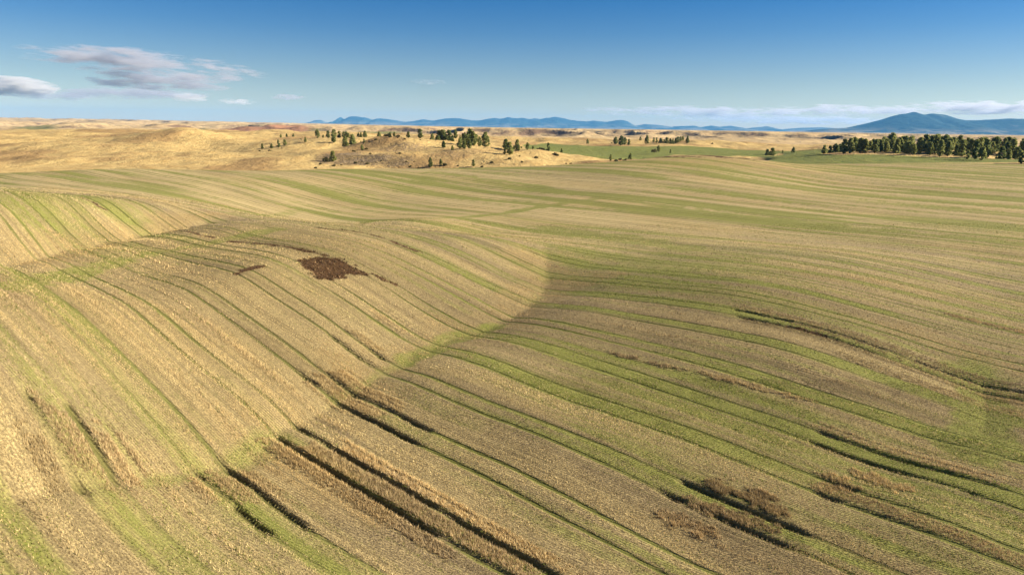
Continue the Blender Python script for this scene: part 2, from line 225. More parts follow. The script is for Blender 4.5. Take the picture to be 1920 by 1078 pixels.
TALL = {'t12': ([(21.5, 67.0), (23.4, 65.6), (25.0, 64.6), (26.9, 62.9)], 1.9, 0.8), 't13': ([(22.6, 67.8), (25.0, 66.4), (27.4, 64.5)], 0.6, 0.9), 't14': ([(18.5, 63.8), (20.6, 62.6), (23.3, 60.8), (25.1, 60.0)], 1.7, 0.6), 't15': ([(15.0, 61.3), (16.9, 60.3), (18.7, 59.3)], 2.0, 0.55), 't16': ([(82.6, 124.7), (85.3, 122.6), (87.8, 120.5), (90.9, 118.6)], 2.3, 0.7), 't17': ([(35.0, 69.2), (36.0, 68.2)], 2.4, 0.7), 't18': ([(39.2, 70.0), (40.7, 68.4), (41.9, 67.4)], 2.0, 0.6), 't22': ([(22.4, 67.1), (25.3, 65.5)], 0.5, 0.9), 'windrow': ([(15.3, 100.5), (19.2, 97.9), (26.0, 94.1), (30.8, 91.4), (35.7, 88.5), (40.6, 86.2)], 0.8, 0.75)}
DRAWX = [-35.4, -33.5, -31.7, -28.7, -25.9, -24.3, -22.6, -20.1, -17.2, -14.6, -10.7, -6.9, -2.7, 3.1, 6.6, 7.6, 9.5]
DRAWY = [44.6, 48.0, 53.3, 59.2, 63.7, 70.4, 76.8, 82.6, 88.8, 96.0, 103.5, 109.4, 115.1, 125.8, 139.2, 157.2, 191.9]
PROF_A = [(-9723, -95), (-9354, 51), (-8986, 196), (-8745, 222), (-8463, 86), (-8148, 160), (-7850, 374), (-7663, 260), (-7418, 380), (-7250, 406), (-6580, 345), (-6343, 255), (-6101, 328), (-5742, 310), (-4905, 181), (-4544, 233), (-4111, 309), (-3656, 254), (-3175, 356), (-2767, 383), (-2407, 367), (-1904, 299), (-1544, 297), (-1185, 372), (-873, 408), (-645, 379), (-286, 454), (74, 421), (433, 426), (661, 387), (924, 423), (1117, 393), (1547, 464), (1905, 507), (2230, 450), (2556, 376), (2953, 334), (3229, 315), (3539, 366), (3901, 324), (4070, 303), (4355, 354), (4784, 413), (5074, 363), (5469, 158), (5944, 242), (6559, 197), (7103, 134), (7270, 160), (8036, 193), (8305, 127), (8754, 215), (9143, 162), (9738, 217), (10420, 109), (10908, 162), (11395, 216), (12008, 84), (12889, 166), (13821, 202), (15271, 128), (17681, 67)]
PROF_B = [(7158, -84), (8246, 4), (8703, 83), (9351, 121), (9664, 203), (10141, 336), (10456, 442), (10774, 519), (11031, 552), (11220, 597), (11390, 542), (11492, 514), (11681, 546), (12082, 515), (12356, 432), (12588, 384), (12985, 382), (13567, 431), (13758, 449), (14287, 422), (15187, 405), (16368, 479), (17592, 350), (19278, 183)]
CLOUDS = [(-15506, 30000, 2368, 5436, 2500, 671, 4.5, 0.0023, 0.2, 1, 'long grey lilac cloud bank, the largest, at upper left'), (-15299, 31000, 1687, 3227, 2000, 478, 1, 0.0024, 0.18, 1, 'second grey layer under the long cloud bank at upper left'), (-18099, 34000, 1322, 3932, 2000, 393, 0, 0.0014, 0.2, 1, 'pale flat cloud layer below the two grey layers at left'), (-25421, 36000, 1677, 2359, 2500, 527, 0, 0.004, 0.0, 2, 'bright white cloud with flat base cut by the left edge'), (-23567, 37000, 1334, 3423, 2000, 342, 0, 0.001, 0.2, 1, 'faint grey streak trailing right from the left edge cloud'), (-15453, 34000, 1187, 891, 1500, 236, 0, 0.0016, 0.1, 4, 'small white puff right of the pale flat layer'), (-13961, 36000, 1082, 944, 1500, 167, 0, 0.0013, 0.1, 4, 'tiny bright puff, the rightmost of the left group'), (-11395, 36000, 1324, 888, 1500, 167, 0, 0.0012, 0.1, 4, 'lone small grey wisp left of centre above the mountains'), (-4039, 34000, 2046, 944, 1500, 131, 0, 0.0003, 0.1, 4, 'thin faint streak high above the centre of the range'), (15285, 56000, 1374, 11226, 4000, 604, 0, 0.0009, 0.22, 1, 'long low cloud bank over the gap between the mountains'), (28442, 60000, 1765, 8790, 4000, 555, 0, 0.001, 0.22, 1, 'low white cloud bank behind the left shoulder of the big mountain'), (41354, 62000, 2210, 9082, 4000, 717, 0, 0.0014, 0.18, 1, 'low white cloud bank behind the big mountain at right edge'), (25469, 66000, 1049, 12213, 4000, 458, 0, 0.0008, 0.15, 1, 'thin pale cloud strip just above the horizon right of centre')]
TREES = [(527, -270.4, 819.6, 4.1, 'three'), (538, -258.5, 803.9, 4.3, 'three'), (550, -250.8, 803.2, 4.3, 'three'), (492, -225.5, 631.2, 5.0, 'west'), (509, -213.9, 621.9, 4.4, 'west'), (522, -214.6, 642.8, 6.6, 'west'), (534, -210.6, 648.2, 5.5, 'west'), (573, -191.4, 648.6, 4.8, 'lone'), (595, -193.7, 696.3, 8.0, 'ridge'), (606, -207.9, 769.8, 3.8, 'ridge'), (615, -184.8, 702.4, 7.4, 'ridge'), (626, -176.4, 691.6, 8.0, 'ridge'), (626, -164.4, 643.6, 6.8, 'ridgefront'), (636, -177.6, 718.0, 7.0, 'ridge'), (645, -173.1, 719.0, 6.1, 'ridge'), (649, -170.0, 716.6, 6.4, 'ridge'), (653, -167.6, 715.3, 5.0, 'ridge'), (660, -162.5, 709.3, 3.6, 'ridge'), (672, -159.5, 724.3, 5.2, 'ridge'), (677, -156.8, 723.7, 5.2, 'ridge'), (684, -153.1, 725.8, 6.7, 'ridge'), (711, -135.0, 706.8, 6.0, 'pair'), (731, -120.4, 686.1, 6.1, 'pair'), (788, -95.8, 722.4, 9.6, 'mid'), (648, -144.6, 604.4, 9.8, 'tall2'), (662, -137.1, 599.7, 9.4, 'tall2'), (677, -138.5, 637.9, 3.6, 'sap'), (683, -124.4, 585.8, 3.6, 'sap'), (679, -121.7, 565.2, 4.6, 'gully'), (625, -128.7, 500.5, 7.6, 'gully'), (612, -133.3, 499.0, 3.7, 's'), (592, -131.1, 463.9, 1.4, 's'), (626, -123.8, 482.3, 1.6, 's'), (706, -114.8, 587.9, 1.7, 's'), (739, -101.6, 599.5, 4.1, 'mid'), (728, -106.3, 597.2, 2.6, 's'), (747, -97.5, 594.7, 2.2, 's'), (766, -88.9, 594.8, 5.3, 'mid'), (759, -90.3, 583.7, 1.3, 's'), (689, -102.6, 491.5, 1.6, 's'), (715, -94.1, 498.6, 0.9, 's'), (694, -107.9, 528.6, 1.2, 's'), (807, -57.1, 479.9, 6.4, 'lowfront'), (785, -64.7, 478.4, 1.1, 's'), (768, -71.8, 483.8, 1.1, 's'), (750, -83.3, 513.4, 1.4, 's'), (741, -88.9, 527.7, 0.9, 's'), (666, -112.0, 495.8, 1.8, 's'), (601, -133.5, 484.0, 1.3, 's'), (506, -209.0, 602.7, 1.8, 's'), (487, -218.6, 605.1, 1.3, 's'), (663, -125.5, 551.5, 1.8, 's'), (687, -118.2, 564.1, 1.8, 's'), (753, -95.0, 597.9, 1.1, 's'), (762, -75.8, 495.5, 1.0, 's'), (770, -71.3, 486.2, 0.9, 's'), (640, -119.6, 486.3, 1.0, 's'), (746, -96.8, 587.9, 1.0, 's'), (565, -206.0, 683.8, 1.0, 's'), (777, -70.3, 496.5, 0.9, 's'), (723, -108.7, 596.2, 1.8, 's'), (732, -103.7, 591.7, 1.9, 's'), (811, -74.9, 646.9, 8.9, 'g2'), (818, -74.2, 674.6, 5.4, 'g2'), (822, -65.9, 613.3, 6.0, 'g2'), (824, -72.4, 686.3, 10.3, 'g2'), (830, -69.2, 683.8, 10.9, 'g2'), (833, -68.1, 692.2, 9.8, 'g2'), (842, -62.7, 681.6, 10.8, 'g2'), (848, -55.3, 634.4, 7.3, 'g2'), (854, -59.2, 715.0, 8.9, 'g2'), (863, -54.6, 715.0, 3.8, 'g2'), (868, -51.6, 715.0, 7.0, 'g2'), (872, -49.6, 715.0, 8.2, 'g2'), (864, -48.6, 647.7, 6.8, 'g2'), (872, -42.9, 617.7, 8.2, 'g2'), (878, -46.6, 715.0, 7.6, 'g2'), (882, -38.2, 620.2, 14.3, 'g2'), (888, -34.9, 608.2, 11.9, 'g2'), (893, -38.3, 720.4, 8.9, 'g2'), (899, -29.0, 593.6, 7.9, 'g2'), (909, -24.7, 602.2, 12.2, 'g2'), (874, -39.9, 587.1, 9.4, 'g2'), (880, -35.3, 559.9, 7.9, 'g2'), (863, -41.5, 542.7, 7.7, 'g2'), (871, -37.8, 538.4, 6.2, 'g2'), (832, -56.8, 568.9, 5.5, 'g2'), (848, -46.8, 536.7, 3.6, 'g2'), (827, -50.1, 483.3, 4.3, 'foot'), (888, -27.3, 476.0, 4.7, 'foot'), (834, -47.4, 482.0, 2.1, 's'), (923, -15.1, 487.7, 1.6, 's'), (955, -3.0, 493.1, 1.7, 's'), (979, 5.7, 481.9, 1.3, 's'), (974, 4.2, 509.5, 0.9, 's'), (1005, 16.3, 514.4, 1.9, 's'), (904, -21.2, 470.0, 1.4, 's'), (859, -38.1, 481.0, 1.1, 's'), (784, -65.5, 479.6, 0.9, 's'), (788, -78.0, 588.6, 0.9, 's'), (948, -6.9, 577.5, 8.6, 'spur'), (946, -6.9, 522.8, 4.2, 'spur'), (956, -2.8, 520.1, 9.2, 'spur'), (963, -0.1, 562.3, 4.0, 'spur'), (969, 2.5, 558.4, 7.9, 'spur'), (972, 3.6, 535.7, 4.7, 'spur'), (978, 6.8, 632.7, 5.6, 'spur'), (989, 10.5, 539.4, 5.5, 'spur'), (999, 16.9, 625.7, 6.8, 'spur'), (1012, 20.8, 572.6, 2.9, 's'), (1017, 23.1, 568.5, 3.2, 's'), (1028, 27.6, 568.8, 6.6, 'spur'), (1053, 38.1, 561.9, 3.6, 'spur'), (1040, 30.9, 533.9, 2.2, 's'), (1044, 32.7, 531.5, 2.0, 's'), (1061, 37.1, 497.6, 0.9, 's'), (1070, 40.6, 500.2, 1.2, 's'), (1024, 25.5, 559.2, 1.5, 's'), (1102, 111.3, 1069.8, 8.5, 'lone2'), (968, 1.6, 535.5, 1.3, 's'), (1033, 30.6, 580.7, 1.4, 's'), (1154, 146.9, 1023.8, 10.0, 'kn'), (1164, 151.0, 998.1, 13.4, 'kn'), (1171, 159.3, 1018.0, 10.0, 'kn'), (1179, 163.7, 1007.3, 8.3, 'kn'), (1201, 194.2, 1086.8, 5.9, 'kn'), (1213, 192.0, 1022.0, 12.8, 'kn'), (1226, 211.3, 1069.1, 7.0, 'kn'), (1231, 214.4, 1063.3, 8.0, 'kn'), (1239, 217.6, 1048.4, 9.1, 'kn'), (1246, 222.8, 1048.9, 7.7, 'kn'), (1250, 221.7, 1026.2, 10.0, 'kn'), (1257, 231.2, 1045.8, 8.6, 'kn'), (1262, 236.2, 1052.1, 7.9, 'kn'), (1263, 229.2, 1014.4, 4.8, 'kn'), (1267, 241.2, 1054.0, 8.6, 'kn'), (1271, 245.6, 1061.5, 8.8, 'kn'), (1276, 252.4, 1072.2, 7.0, 'kn'), (1280, 256.3, 1075.6, 7.0, 'kn'), (1288, 254.1, 1037.7, 11.3, 'kn'), (1335, 288.6, 1029.2, 2.2, 's'), (1438, 256.2, 713.6, 7.4, 'four'), (1448, 261.9, 714.6, 8.5, 'four'), (1468, 286.1, 750.2, 4.9, 'four'), (1487, 289.4, 730.7, 6.0, 'four'), (1145, 71.0, 515.1, 4.7, 'hedge'), (1155, 72.8, 500.7, 1.8, 's'), (1163, 78.8, 520.8, 1.7, 's'), (1171, 79.1, 501.8, 1.8, 's'), (1181, 86.8, 525.9, 5.0, 'hedge'), (1186, 104.3, 618.0, 1.7, 's'), (1198, 108.3, 608.4, 2.4, 's'), (1207, 115.5, 626.7, 2.0, 's'), (1226, 140.2, 705.1, 3.7, 's'), (1234, 147.5, 720.1, 6.2, 'hedge'), (1257, 153.7, 692.2, 3.8, 'hedge'), (1174, 92.9, 581.8, 1.7, 's'), (1147, 146.8, 1062.0, 1.7, 's'), (1545, 265.9, 604.7, 7.3, 'grove'), (1556, 294.3, 656.7, 8.5, 'grove'), (1566, 297.4, 653.5, 10.1, 'grove'), (1573, 307.9, 668.1, 9.8, 'grove'), (1582, 277.4, 593.1, 11.7, 'grove'), (1594, 281.3, 589.9, 12.2, 'grove'), (1601, 295.1, 612.7, 11.6, 'grove'), (1612, 287.2, 586.1, 11.6, 'grove'), (1620, 290.3, 584.5, 11.1, 'grove'), (1631, 320.9, 636.1, 9.8, 'grove'), (1640, 299.2, 584.9, 11.6, 'grove'), (1651, 325.7, 627.2, 10.8, 'grove'), (1662, 336.8, 638.6, 10.4, 'grove'), (1673, 332.7, 620.9, 9.1, 'grove'), (1679, 309.1, 571.0, 12.3, 'grove'), (1688, 349.8, 639.2, 8.8, 'grove'), (1699, 313.5, 563.6, 9.7, 'grove'), (1706, 342.4, 610.8, 11.6, 'grove'), (1712, 309.5, 546.3, 8.0, 'grove'), (1723, 323.6, 563.3, 12.6, 'grove'), (1732, 334.9, 576.7, 13.9, 'grove'), (1742, 323.4, 549.4, 10.4, 'grove'), (1754, 336.3, 562.7, 14.5, 'grove'), (1761, 320.0, 529.7, 11.8, 'grove'), (1769, 350.7, 575.9, 12.9, 'grove'), (1777, 338.5, 550.3, 11.4, 'grove'), (1787, 366.0, 588.6, 10.1, 'grove'), (1793, 341.4, 543.9, 9.4, 'grove'), (1802, 341.1, 537.7, 13.0, 'grove'), (1813, 321.1, 499.0, 6.0, 'grove'), (1817, 362.2, 561.1, 11.6, 'grove'), (1828, 330.7, 505.0, 12.2, 'grove'), (1839, 325.6, 490.7, 9.3, 'grove'), (1848, 349.7, 522.4, 13.9, 'grove'), (1859, 379.6, 560.9, 9.6, 'grove'), (1865, 393.2, 576.9, 12.9, 'grove'), (1876, 359.9, 521.0, 10.8, 'grove'), (1881, 407.1, 587.5, 11.1, 'grove'), (1892, 356.9, 508.0, 7.9, 'grove'), (1898, 397.0, 561.9, 11.6, 'grove'), (1905, 375.1, 526.7, 9.1, 'grove'), (1911, 373.1, 520.2, 8.1, 'grove'), (1917, 399.9, 554.9, 10.5, 'grove'), (1915, 311.1, 431.4, 6.7, 'grove')]

# ------------------------------------------------------------------ the lie of the land (spot heights, thin-plate spline)
SPOTS = np.array([float(t) for t in SPOTS_TXT.split()]).reshape(-1, 4)
SPOTS[:, :3] /= 10.0
SPOTS[:, 3] /= 10.0
GX0, GX1, GY0, GY1, GS = -1120.0, 1120.0, -48.0, 1440.0, 4.0
def _tps(r2): return 0.5 * r2 * np.log(r2 + 1e-12)
def solve_grid():
    sc = 50.0; p = SPOTS[:, :2] / sc; n = len(p)
    K = _tps(((p[:, None] - p[None]) ** 2).sum(-1))
    A = np.zeros((n + 3, n + 3)); A[:n, :n] = K + np.diag(0.02 / SPOTS[:, 3])
    Q = np.c_[np.ones(n), p]; A[:n, n:] = Q; A[n:, :n] = Q.T
    c = np.linalg.solve(A, np.r_[SPOTS[:, 2], 0, 0, 0])
    xs = np.arange(GX0, GX1 + .1, GS); ys = np.arange(GY0, GY1 + .1, GS)
    G = np.zeros((len(ys), len(xs)))
    x = xs / sc
    for j, y in enumerate(ys / sc):
        r2 = (x[:, None] - p[None, :, 0]) ** 2 + (y - p[None, :, 1]) ** 2
        G[j] = _tps(r2) @ c[:n] + c[n] + c[n + 1] * x + c[n + 2] * y
    return G
HG = solve_grid()
def h0(x, y):
    """bicubic lookup of the smooth land surface, absolute z"""
    fx = np.clip((x - GX0) / GS, 1, HG.shape[1] - 3.001); fy = np.clip((y - GY0) / GS, 1, HG.shape[0] - 3.001)
    ix = fx.astype(int); iy = fy.astype(int); a = fx - ix; b = fy - iy
    def w(t): return ((-.5 * t + 1) * t - .5) * t, (1.5 * t - 2.5) * t * t + 1, ((-1.5 * t + 2) * t + .5) * t, (.5 * t - .5) * t * t
    wx = w(a); wy = w(b); s = 0
    for j in range(4):
        r = 0
        for i in range(4): r = r + wx[i] * HG[iy + j - 1, ix + i - 1]
        s = s + wy[j] * r
    return s + CZ - 1.7 * np.exp(-pdist(x + 2.5 * (fbm(x / 9, y / 9, 2, 157) - .5), y, POLY['crease'][:7]) / 5.5) - (.50 + .45 * sstep(95, 60, y)) * sstep(200, 150, y) * np.exp(-np.hypot(pdist(x + 2.2 * (fbm(x / 7, y / 7, 2, 151) - .5), y + 2.2 * (fbm(x / 7, y / 7, 2, 153) - .5), POLY['draw']), .3) / 2.8) * (.75 + .5 * vn(x / 9, y / 9, 155)) - .6 * sstep(0, 9, pdist(x, y, [POLY['draw2'][-1]] * 2)) * sstep(0, 9, pdist(x, y, [POLY['draw2'][0]] * 2)) * np.exp(-pdist(x, y, POLY['draw2']) / 4.0)

# ------------------------------------------------------------------ the field: harvest passes, tracks, lanes, bare soil
PER, VA, PW = 10.7, 43.2, 3.1               # pass width, place of one wheel track, wheel spacing
def uv(x, y): return .8 * x - .6 * y, .6 * x + .8 * y
def passes(x, y):
    u, v = uv(x, y)
    q = v - VA + PW + 3.8
    k = np.floor(q / PER)
    q = q + .2 * np.sin(u / 19 + k * 2.1) + .1 * np.sin(u / 7.3 + k * 4.7)
    return u, v, k, q - k * PER                  # s: tracks at 3.8 and 6.9, seam at 0 / 10.7
def pdist(x, y, poly):
    d = np.full(np.shape(x), 1e9)
    for (ax, ay), (bx, by) in zip(poly[:-1], poly[1:]):
        dx, dy = bx - ax, by - ay; L = dx * dx + dy * dy + 1e-9
        t = np.clip(((x - ax) * dx + (y - ay) * dy) / L, 0, 1)
        d = np.minimum(d, np.hypot(x - ax - t * dx, y - ay - t * dy))
    return d
def inside(x, y, poly):
    r = np.zeros(np.shape(x), bool); n = len(poly)
    for i in range(n):
        (ax, ay), (bx, by) = poly[i], poly[(i + 1) % n]
        c = (ay > y) != (by > y)
        with np.errstate(divide='ignore', invalid='ignore'): r ^= c & (x < (bx - ax) * (y - ay) / (by - ay + 1e-12) + ax)
    return r
# pass, from, to (across the pass), from, to (along it), height: standing straw beside the wheel ruts
BANDS = ((0, 4.3, 6.4, -58, -29, .52), (0, 7.4, 9.2, -56, -28, .42), (0, 1.2, 3.3, -61, -35, .40), (1, 4.3, 6.4, -71, -60, .40), (1, 7.4, 9.6, -71, -58, .46), (1, 2.6, 3.3, -70, -62, .4),
         (-2, 4.3, 6.4, -64, -57, .50), (-2, 7.4, 8.9, -62.5, -57, .62), (-2, 9.3, 10.1, -62.5, -58.5, .70), (-2, 1.7, 3.3, -59.5, -56, .55), (-1, 4.3, 6.4, -57.5, -52, .34), (-1, 7.4, 9.0, -57, -51, .36), (-1, 1.8, 3.3, -57, -53, .34),
         (2, 7.4, 9.0, -80, -74, .3), (3, 4.3, 6.4, -84, -76, .26), (7, 4.3, 6.4, -30, 20, .2), (7, 7.4, 10, -40, 10, .22), (7, 1.5, 3.3, -36, 12, .2), (6, 7.4, 9.8, -20, 4, .2), (4, 7.4, 9.5, -18, 2, .25), (3, 4.3, 6.4, -14, 6, .25))
def tall_at(x, y):
    """height of standing or lodged straw that the header missed, metres"""
    t = np.zeros(np.shape(x)); e = (fbm(x / 1.1, y / 1.1, 3, 51) - .5)
    u, v, k, s = passes(x, y)
    for (kk, s0, s1, u0, u1, hh) in BANDS:
        m = k == kk
        if m.any():
            uu = u[m] + e[m] * 5; t[m] = np.maximum(t[m], hh * 1.3 * sstep(0, .12, s[m] - s0 + e[m] * .2) * sstep(0, .12, s1 - s[m] + e[m] * .5) * sstep(u0 - .6, u0 + .6, uu) * sstep(u1 + 1.5, u1 - 1.5, uu))
    for poly, w, hh in TALL.values():
        xs = [p[0] for p in poly]; ys = [p[1] for p in poly]
        m = (x > min(xs) - 4) & (x < max(xs) + 4) & (y > min(ys) - 4) & (y < max(ys) + 4)
        if not m.any(): continue
        d = pdist(x[m], y[m], poly) + e[m] * 2.2
        t[m] = np.maximum(t[m], hh * sstep(w * .5 + .12, w * .5 - .12, d))
    return t
RUTS = ((0, -60, -26), (1, -72, -54), (-2, -64, -56), (-1, -58, -48), (2, -79, -72), (2, -25, -15), (3, -12, -5), (4, -17, 0), (7, -38, 14))
def masks(x, y):
    u, v, k, s = passes(x, y)
    far = sstep(130, 230, y)
    right = sstep(-12, 14, x - np.interp(y, DRAWY, DRAWX)) * (1 - sstep(150, 210, y))
    gp = vn(u / 55, k * 3.71 + .5, 3); gq = vn(u / 130 + 7, k * 1.93, 5)
    lum = fbm(u / 3.0, v / 1.2, 3, 21)
    fine = vn(u / 48, v / .62, 23); fin2 = vn(u / 30 + 5, v / 1.7, 25)
    band = sstep(2.2, 1.25, np.abs(s - 5.35) + (lum - .5) * .9)
    tr = np.maximum(sstep(.40, .16, np.abs(s - 3.8) + (lum - .5) * .25), sstep(.40, .16, np.abs(s - 6.9) + (lum - .5) * .25))
    trs = (.2 + .8 * sstep(.25, .6, vn(u / 23, k * 5.3 + 2, 9))) * (.35 + .65 * sstep(26, 38, v))
    g = band * (.10 + .62 * sstep(.4, .72, gp * .6 + gq * .4 + right * .16 - .05)) * (.5 + .5 * right) * (.45 + .9 * fine)
    g = np.maximum(g, tr * trs * (.8 - .25 * far))
    big = fbm(u / 75, v / 26, 3, 31)
    g = g + .02 + .42 * sstep(.53, .74, big + .05 * right) * (.5 + .5 * lum)
    g = g + far * .72 * sstep(.46, .7, fbm(u / 95, v / 5.5, 3, 41))
    g = g + .18 * right * sstep(.48, .7, fbm(u / 30, v / 3.2, 3, 43))
    g = g + (.24 + .2 * right) * sstep(.58, .8, fin2) * (.4 + .6 * lum) + .22 * sstep(.62, .8, fine)
    wob = (fbm(x / 6, y / 6, 3, 61) - .5)
    rut = np.zeros(np.shape(x)); rr = np.maximum(sstep(.55, .3, np.abs(s - 3.8)), sstep(.55, .3, np.abs(s - 6.9)))
    for kk, u0, u1 in RUTS: rut = np.maximum(rut, (k == kk) * rr * sstep(u0 - 3, u0, u + wob * 6) * sstep(u1 + 3, u1, u + wob * 6))
    rut = rut * (.35 + .65 * sstep(.3, .55, vn(u / 4.5, k * 2 + s * .35, 141)))
    tr = np.maximum(tr, rut); trs = np.maximum(trs, rut)
    for nm, w, a in (('lane1', 2.6, .75), ('lane2', 3.0, .85), ('lane3', 3.2, .8), ('lane4', 3.5, .5), ('drawgreen', 2.6, 1.0), ('flatgreen', 11, .7), ('flatgreen2', 8, .6), ('draw2', 4.5, .85)):
        g = np.maximum(g, a * sstep(w * 1.25, w * .4, pdist(x, y, POLY[nm]) + wob * w * 1.6) * (.55 + .8 * lum))
    dd = pdist(x, y, POLY['draw'])
    g = np.maximum(g, .65 * sstep(3.2, .8, dd + wob * 4) * sstep(.42, .6, vn(u / 9, v / 9, 71)))
    warm = .35 * sstep(.5, .75, fbm(u / 45 + 9, v / 14, 3, 81))
    for nm, w in (('warmA', 5.5), ('warmB', 7), ('warmC', 4), ('warmD', 4.5), ('warmE', 5), ('warmF', 3.2)):
        warm = np.maximum(warm, .9 * sstep(w * 1.2, w * .3, pdist(x, y, POLY[nm]) + wob * w * 1.4))
    warm = np.maximum(warm, .55 * sstep(9, 2, dd + wob * 8) * sstep(.4, .6, vn(u / 14, v / 7, 73)))
    grey = sstep(.42, .66, fbm(u / 34 + 3, v / 4.6, 4, 91)) * .8 + .3 * sstep(.5, .7, fbm(u / 80, v / 40, 2, 95))
    soil = np.zeros(np.shape(x))
    e2 = fbm(x / 1.6, y / 1.6, 4, 101, .7) - .5
    pm = inside(x, y, POLY['patch'])
    dp = pdist(x, y, POLY['patch'] + POLY['patch'][:1])
    sd = np.where(pm, -dp, dp) + e2 * 2.6 + 1.5 * (vn(u / 5, v / .7, 105) - .5)
    soil = np.maximum(soil, sstep(1.3, -1.3, sd + 1.0))
    for nm, w in (('soil1', 1.1), ('soil2', .9), ('soil3', .75), ('soil4', .7), ('soil5', .7), ('soil6', .9), ('soil7', .8)):
        soil = np.maximum(soil, .74 * sstep(w * 1.0, w * .4, pdist(x, y, POLY[nm]) + e2 * w * 2.2))
    # bare crown of the far hill
    soil = np.maximum(soil, .8 * sstep(1.15, .4, np.hypot((x - 112) / 50, (y - 415) / 24) + e2 * 1.3) * sstep(.35, .6, vn(u / 12, v / 3, 103)))
    fe = np.interp(x, FEDGE_X, FEDGE_Y)
    warm = np.maximum(warm, .8 * sstep(1.2, .4, np.hypot((x - 118) / 85, (y - 400) / 48) + wob * .5)); warm = np.maximum(warm, .5 * sstep(30, 10, fe - y + wob * 14))
    spur = sstep(1.2, .5, np.hypot((x + 52) / 32, (y - 132) / 42) + wob * .4)
    grey = np.clip(grey + .15 * right, 0, 1) * (1 - .6 * far) * (1 - .75 * spur); warm = np.maximum(warm, .4 * spur)  # spur crest painted paler and warmer to make up for weak sunlight
    g = g * (1 - soil) * (1 - .45 * warm) * (1 - .7 * rut); warm = warm * (1 - .5 * soil)
    seam = sstep(.75, .2, np.minimum(s, PER - s)) * sstep(.45, .6, vn(u / 16, k * 2.3 + 4, 111))
    return dict(green=np.clip(g, 0, 1), warm=np.clip(warm, 0, 1), soil=soil, grey=np.clip(grey, 0, 1), track=tr * trs, seam=seam, s=s, u=u, v=v, k=k, rut=rut, fine=fine, fin2=fin2)
FEDGE_X = [-420, -234, -207, -147, -83, -36, 5, 88, 108, 140, 205, 245, 300, 480]
FEDGE_Y = [330, 330, 368, 390, 426, 438, 438, 432, 438, 438, 446, 452, 440, 420]
def hfield(x, y): return h0(x, y) + .16 * (fbm(x / 7, y / 7, 3, 5) - .5) + .05 * (fbm(x / 1.3, y / 1.3, 2, 6) - .5)

def build_field():
    V, F, M, LD, RT, off = [], [], [], [], [], 0
    for (y0, y1, d, ax, bx) in ((8, 80, .25, .80, 14), (80, 132, .45, .86, 26), (132, 250, .8, .86, 26), (250, 456, 1.4, .86, 26)):
        ny = int(round((y1 - y0) / d)) + 1
        ys = np.linspace(y0, y1 + (.0 if y1 > 400 else .2), ny)
        xm = min(ax * y1 + bx, 440); xs = np.arange(-xm, xm + d, d)
        X, Y = np.meshgrid(xs, ys); X = X.ravel(); Y = Y.ravel()
        f = grid_faces(ny, len(xs))
        cx = X[f].mean(1); cy = Y[f].mean(1)
        keep = (np.abs(cx) < ax * cy + bx + 6) & (cy < np.interp(cx, FEDGE_X, FEDGE_Y))
        f = f[keep]; used = np.zeros(len(X), bool); used[f.ravel()] = True
        idx = np.cumsum(used) - 1; X = X[used]; Y = Y[used]; f = idx[f]
        m = masks(X, Y)
        Z = hfield(X, Y) - .07 * m['track'] - .06 * m['soil'] - .36 * m['rut']
        V.append(np.c_[X, Y, Z]); F.append(f + off); off += len(X)
        M.append(np.c_[m['green'], m['warm'], m['soil'], m['grey']]); RT.append(np.c_[[m['rut']] * 3].T); LD.append(np.c_[[sstep(120, 215, Y + 10 * (fbm(X / 12, Y / 12, 2, 15) - .5))] * 3].T)
    me = mesh_np('field', np.concatenate(V), np.concatenate(F)); attr(me, 'mask', np.concatenate(M)); attr(me, 'cover', np.concatenate(LD)); attr(me, 'rut', np.concatenate(RT))
    o = link('field', me); o['kind'] = 'structure'; o['label'] = 'rolling harvested wheat field striped by wheel tracks'
    me.materials.append(mat_field()); return o

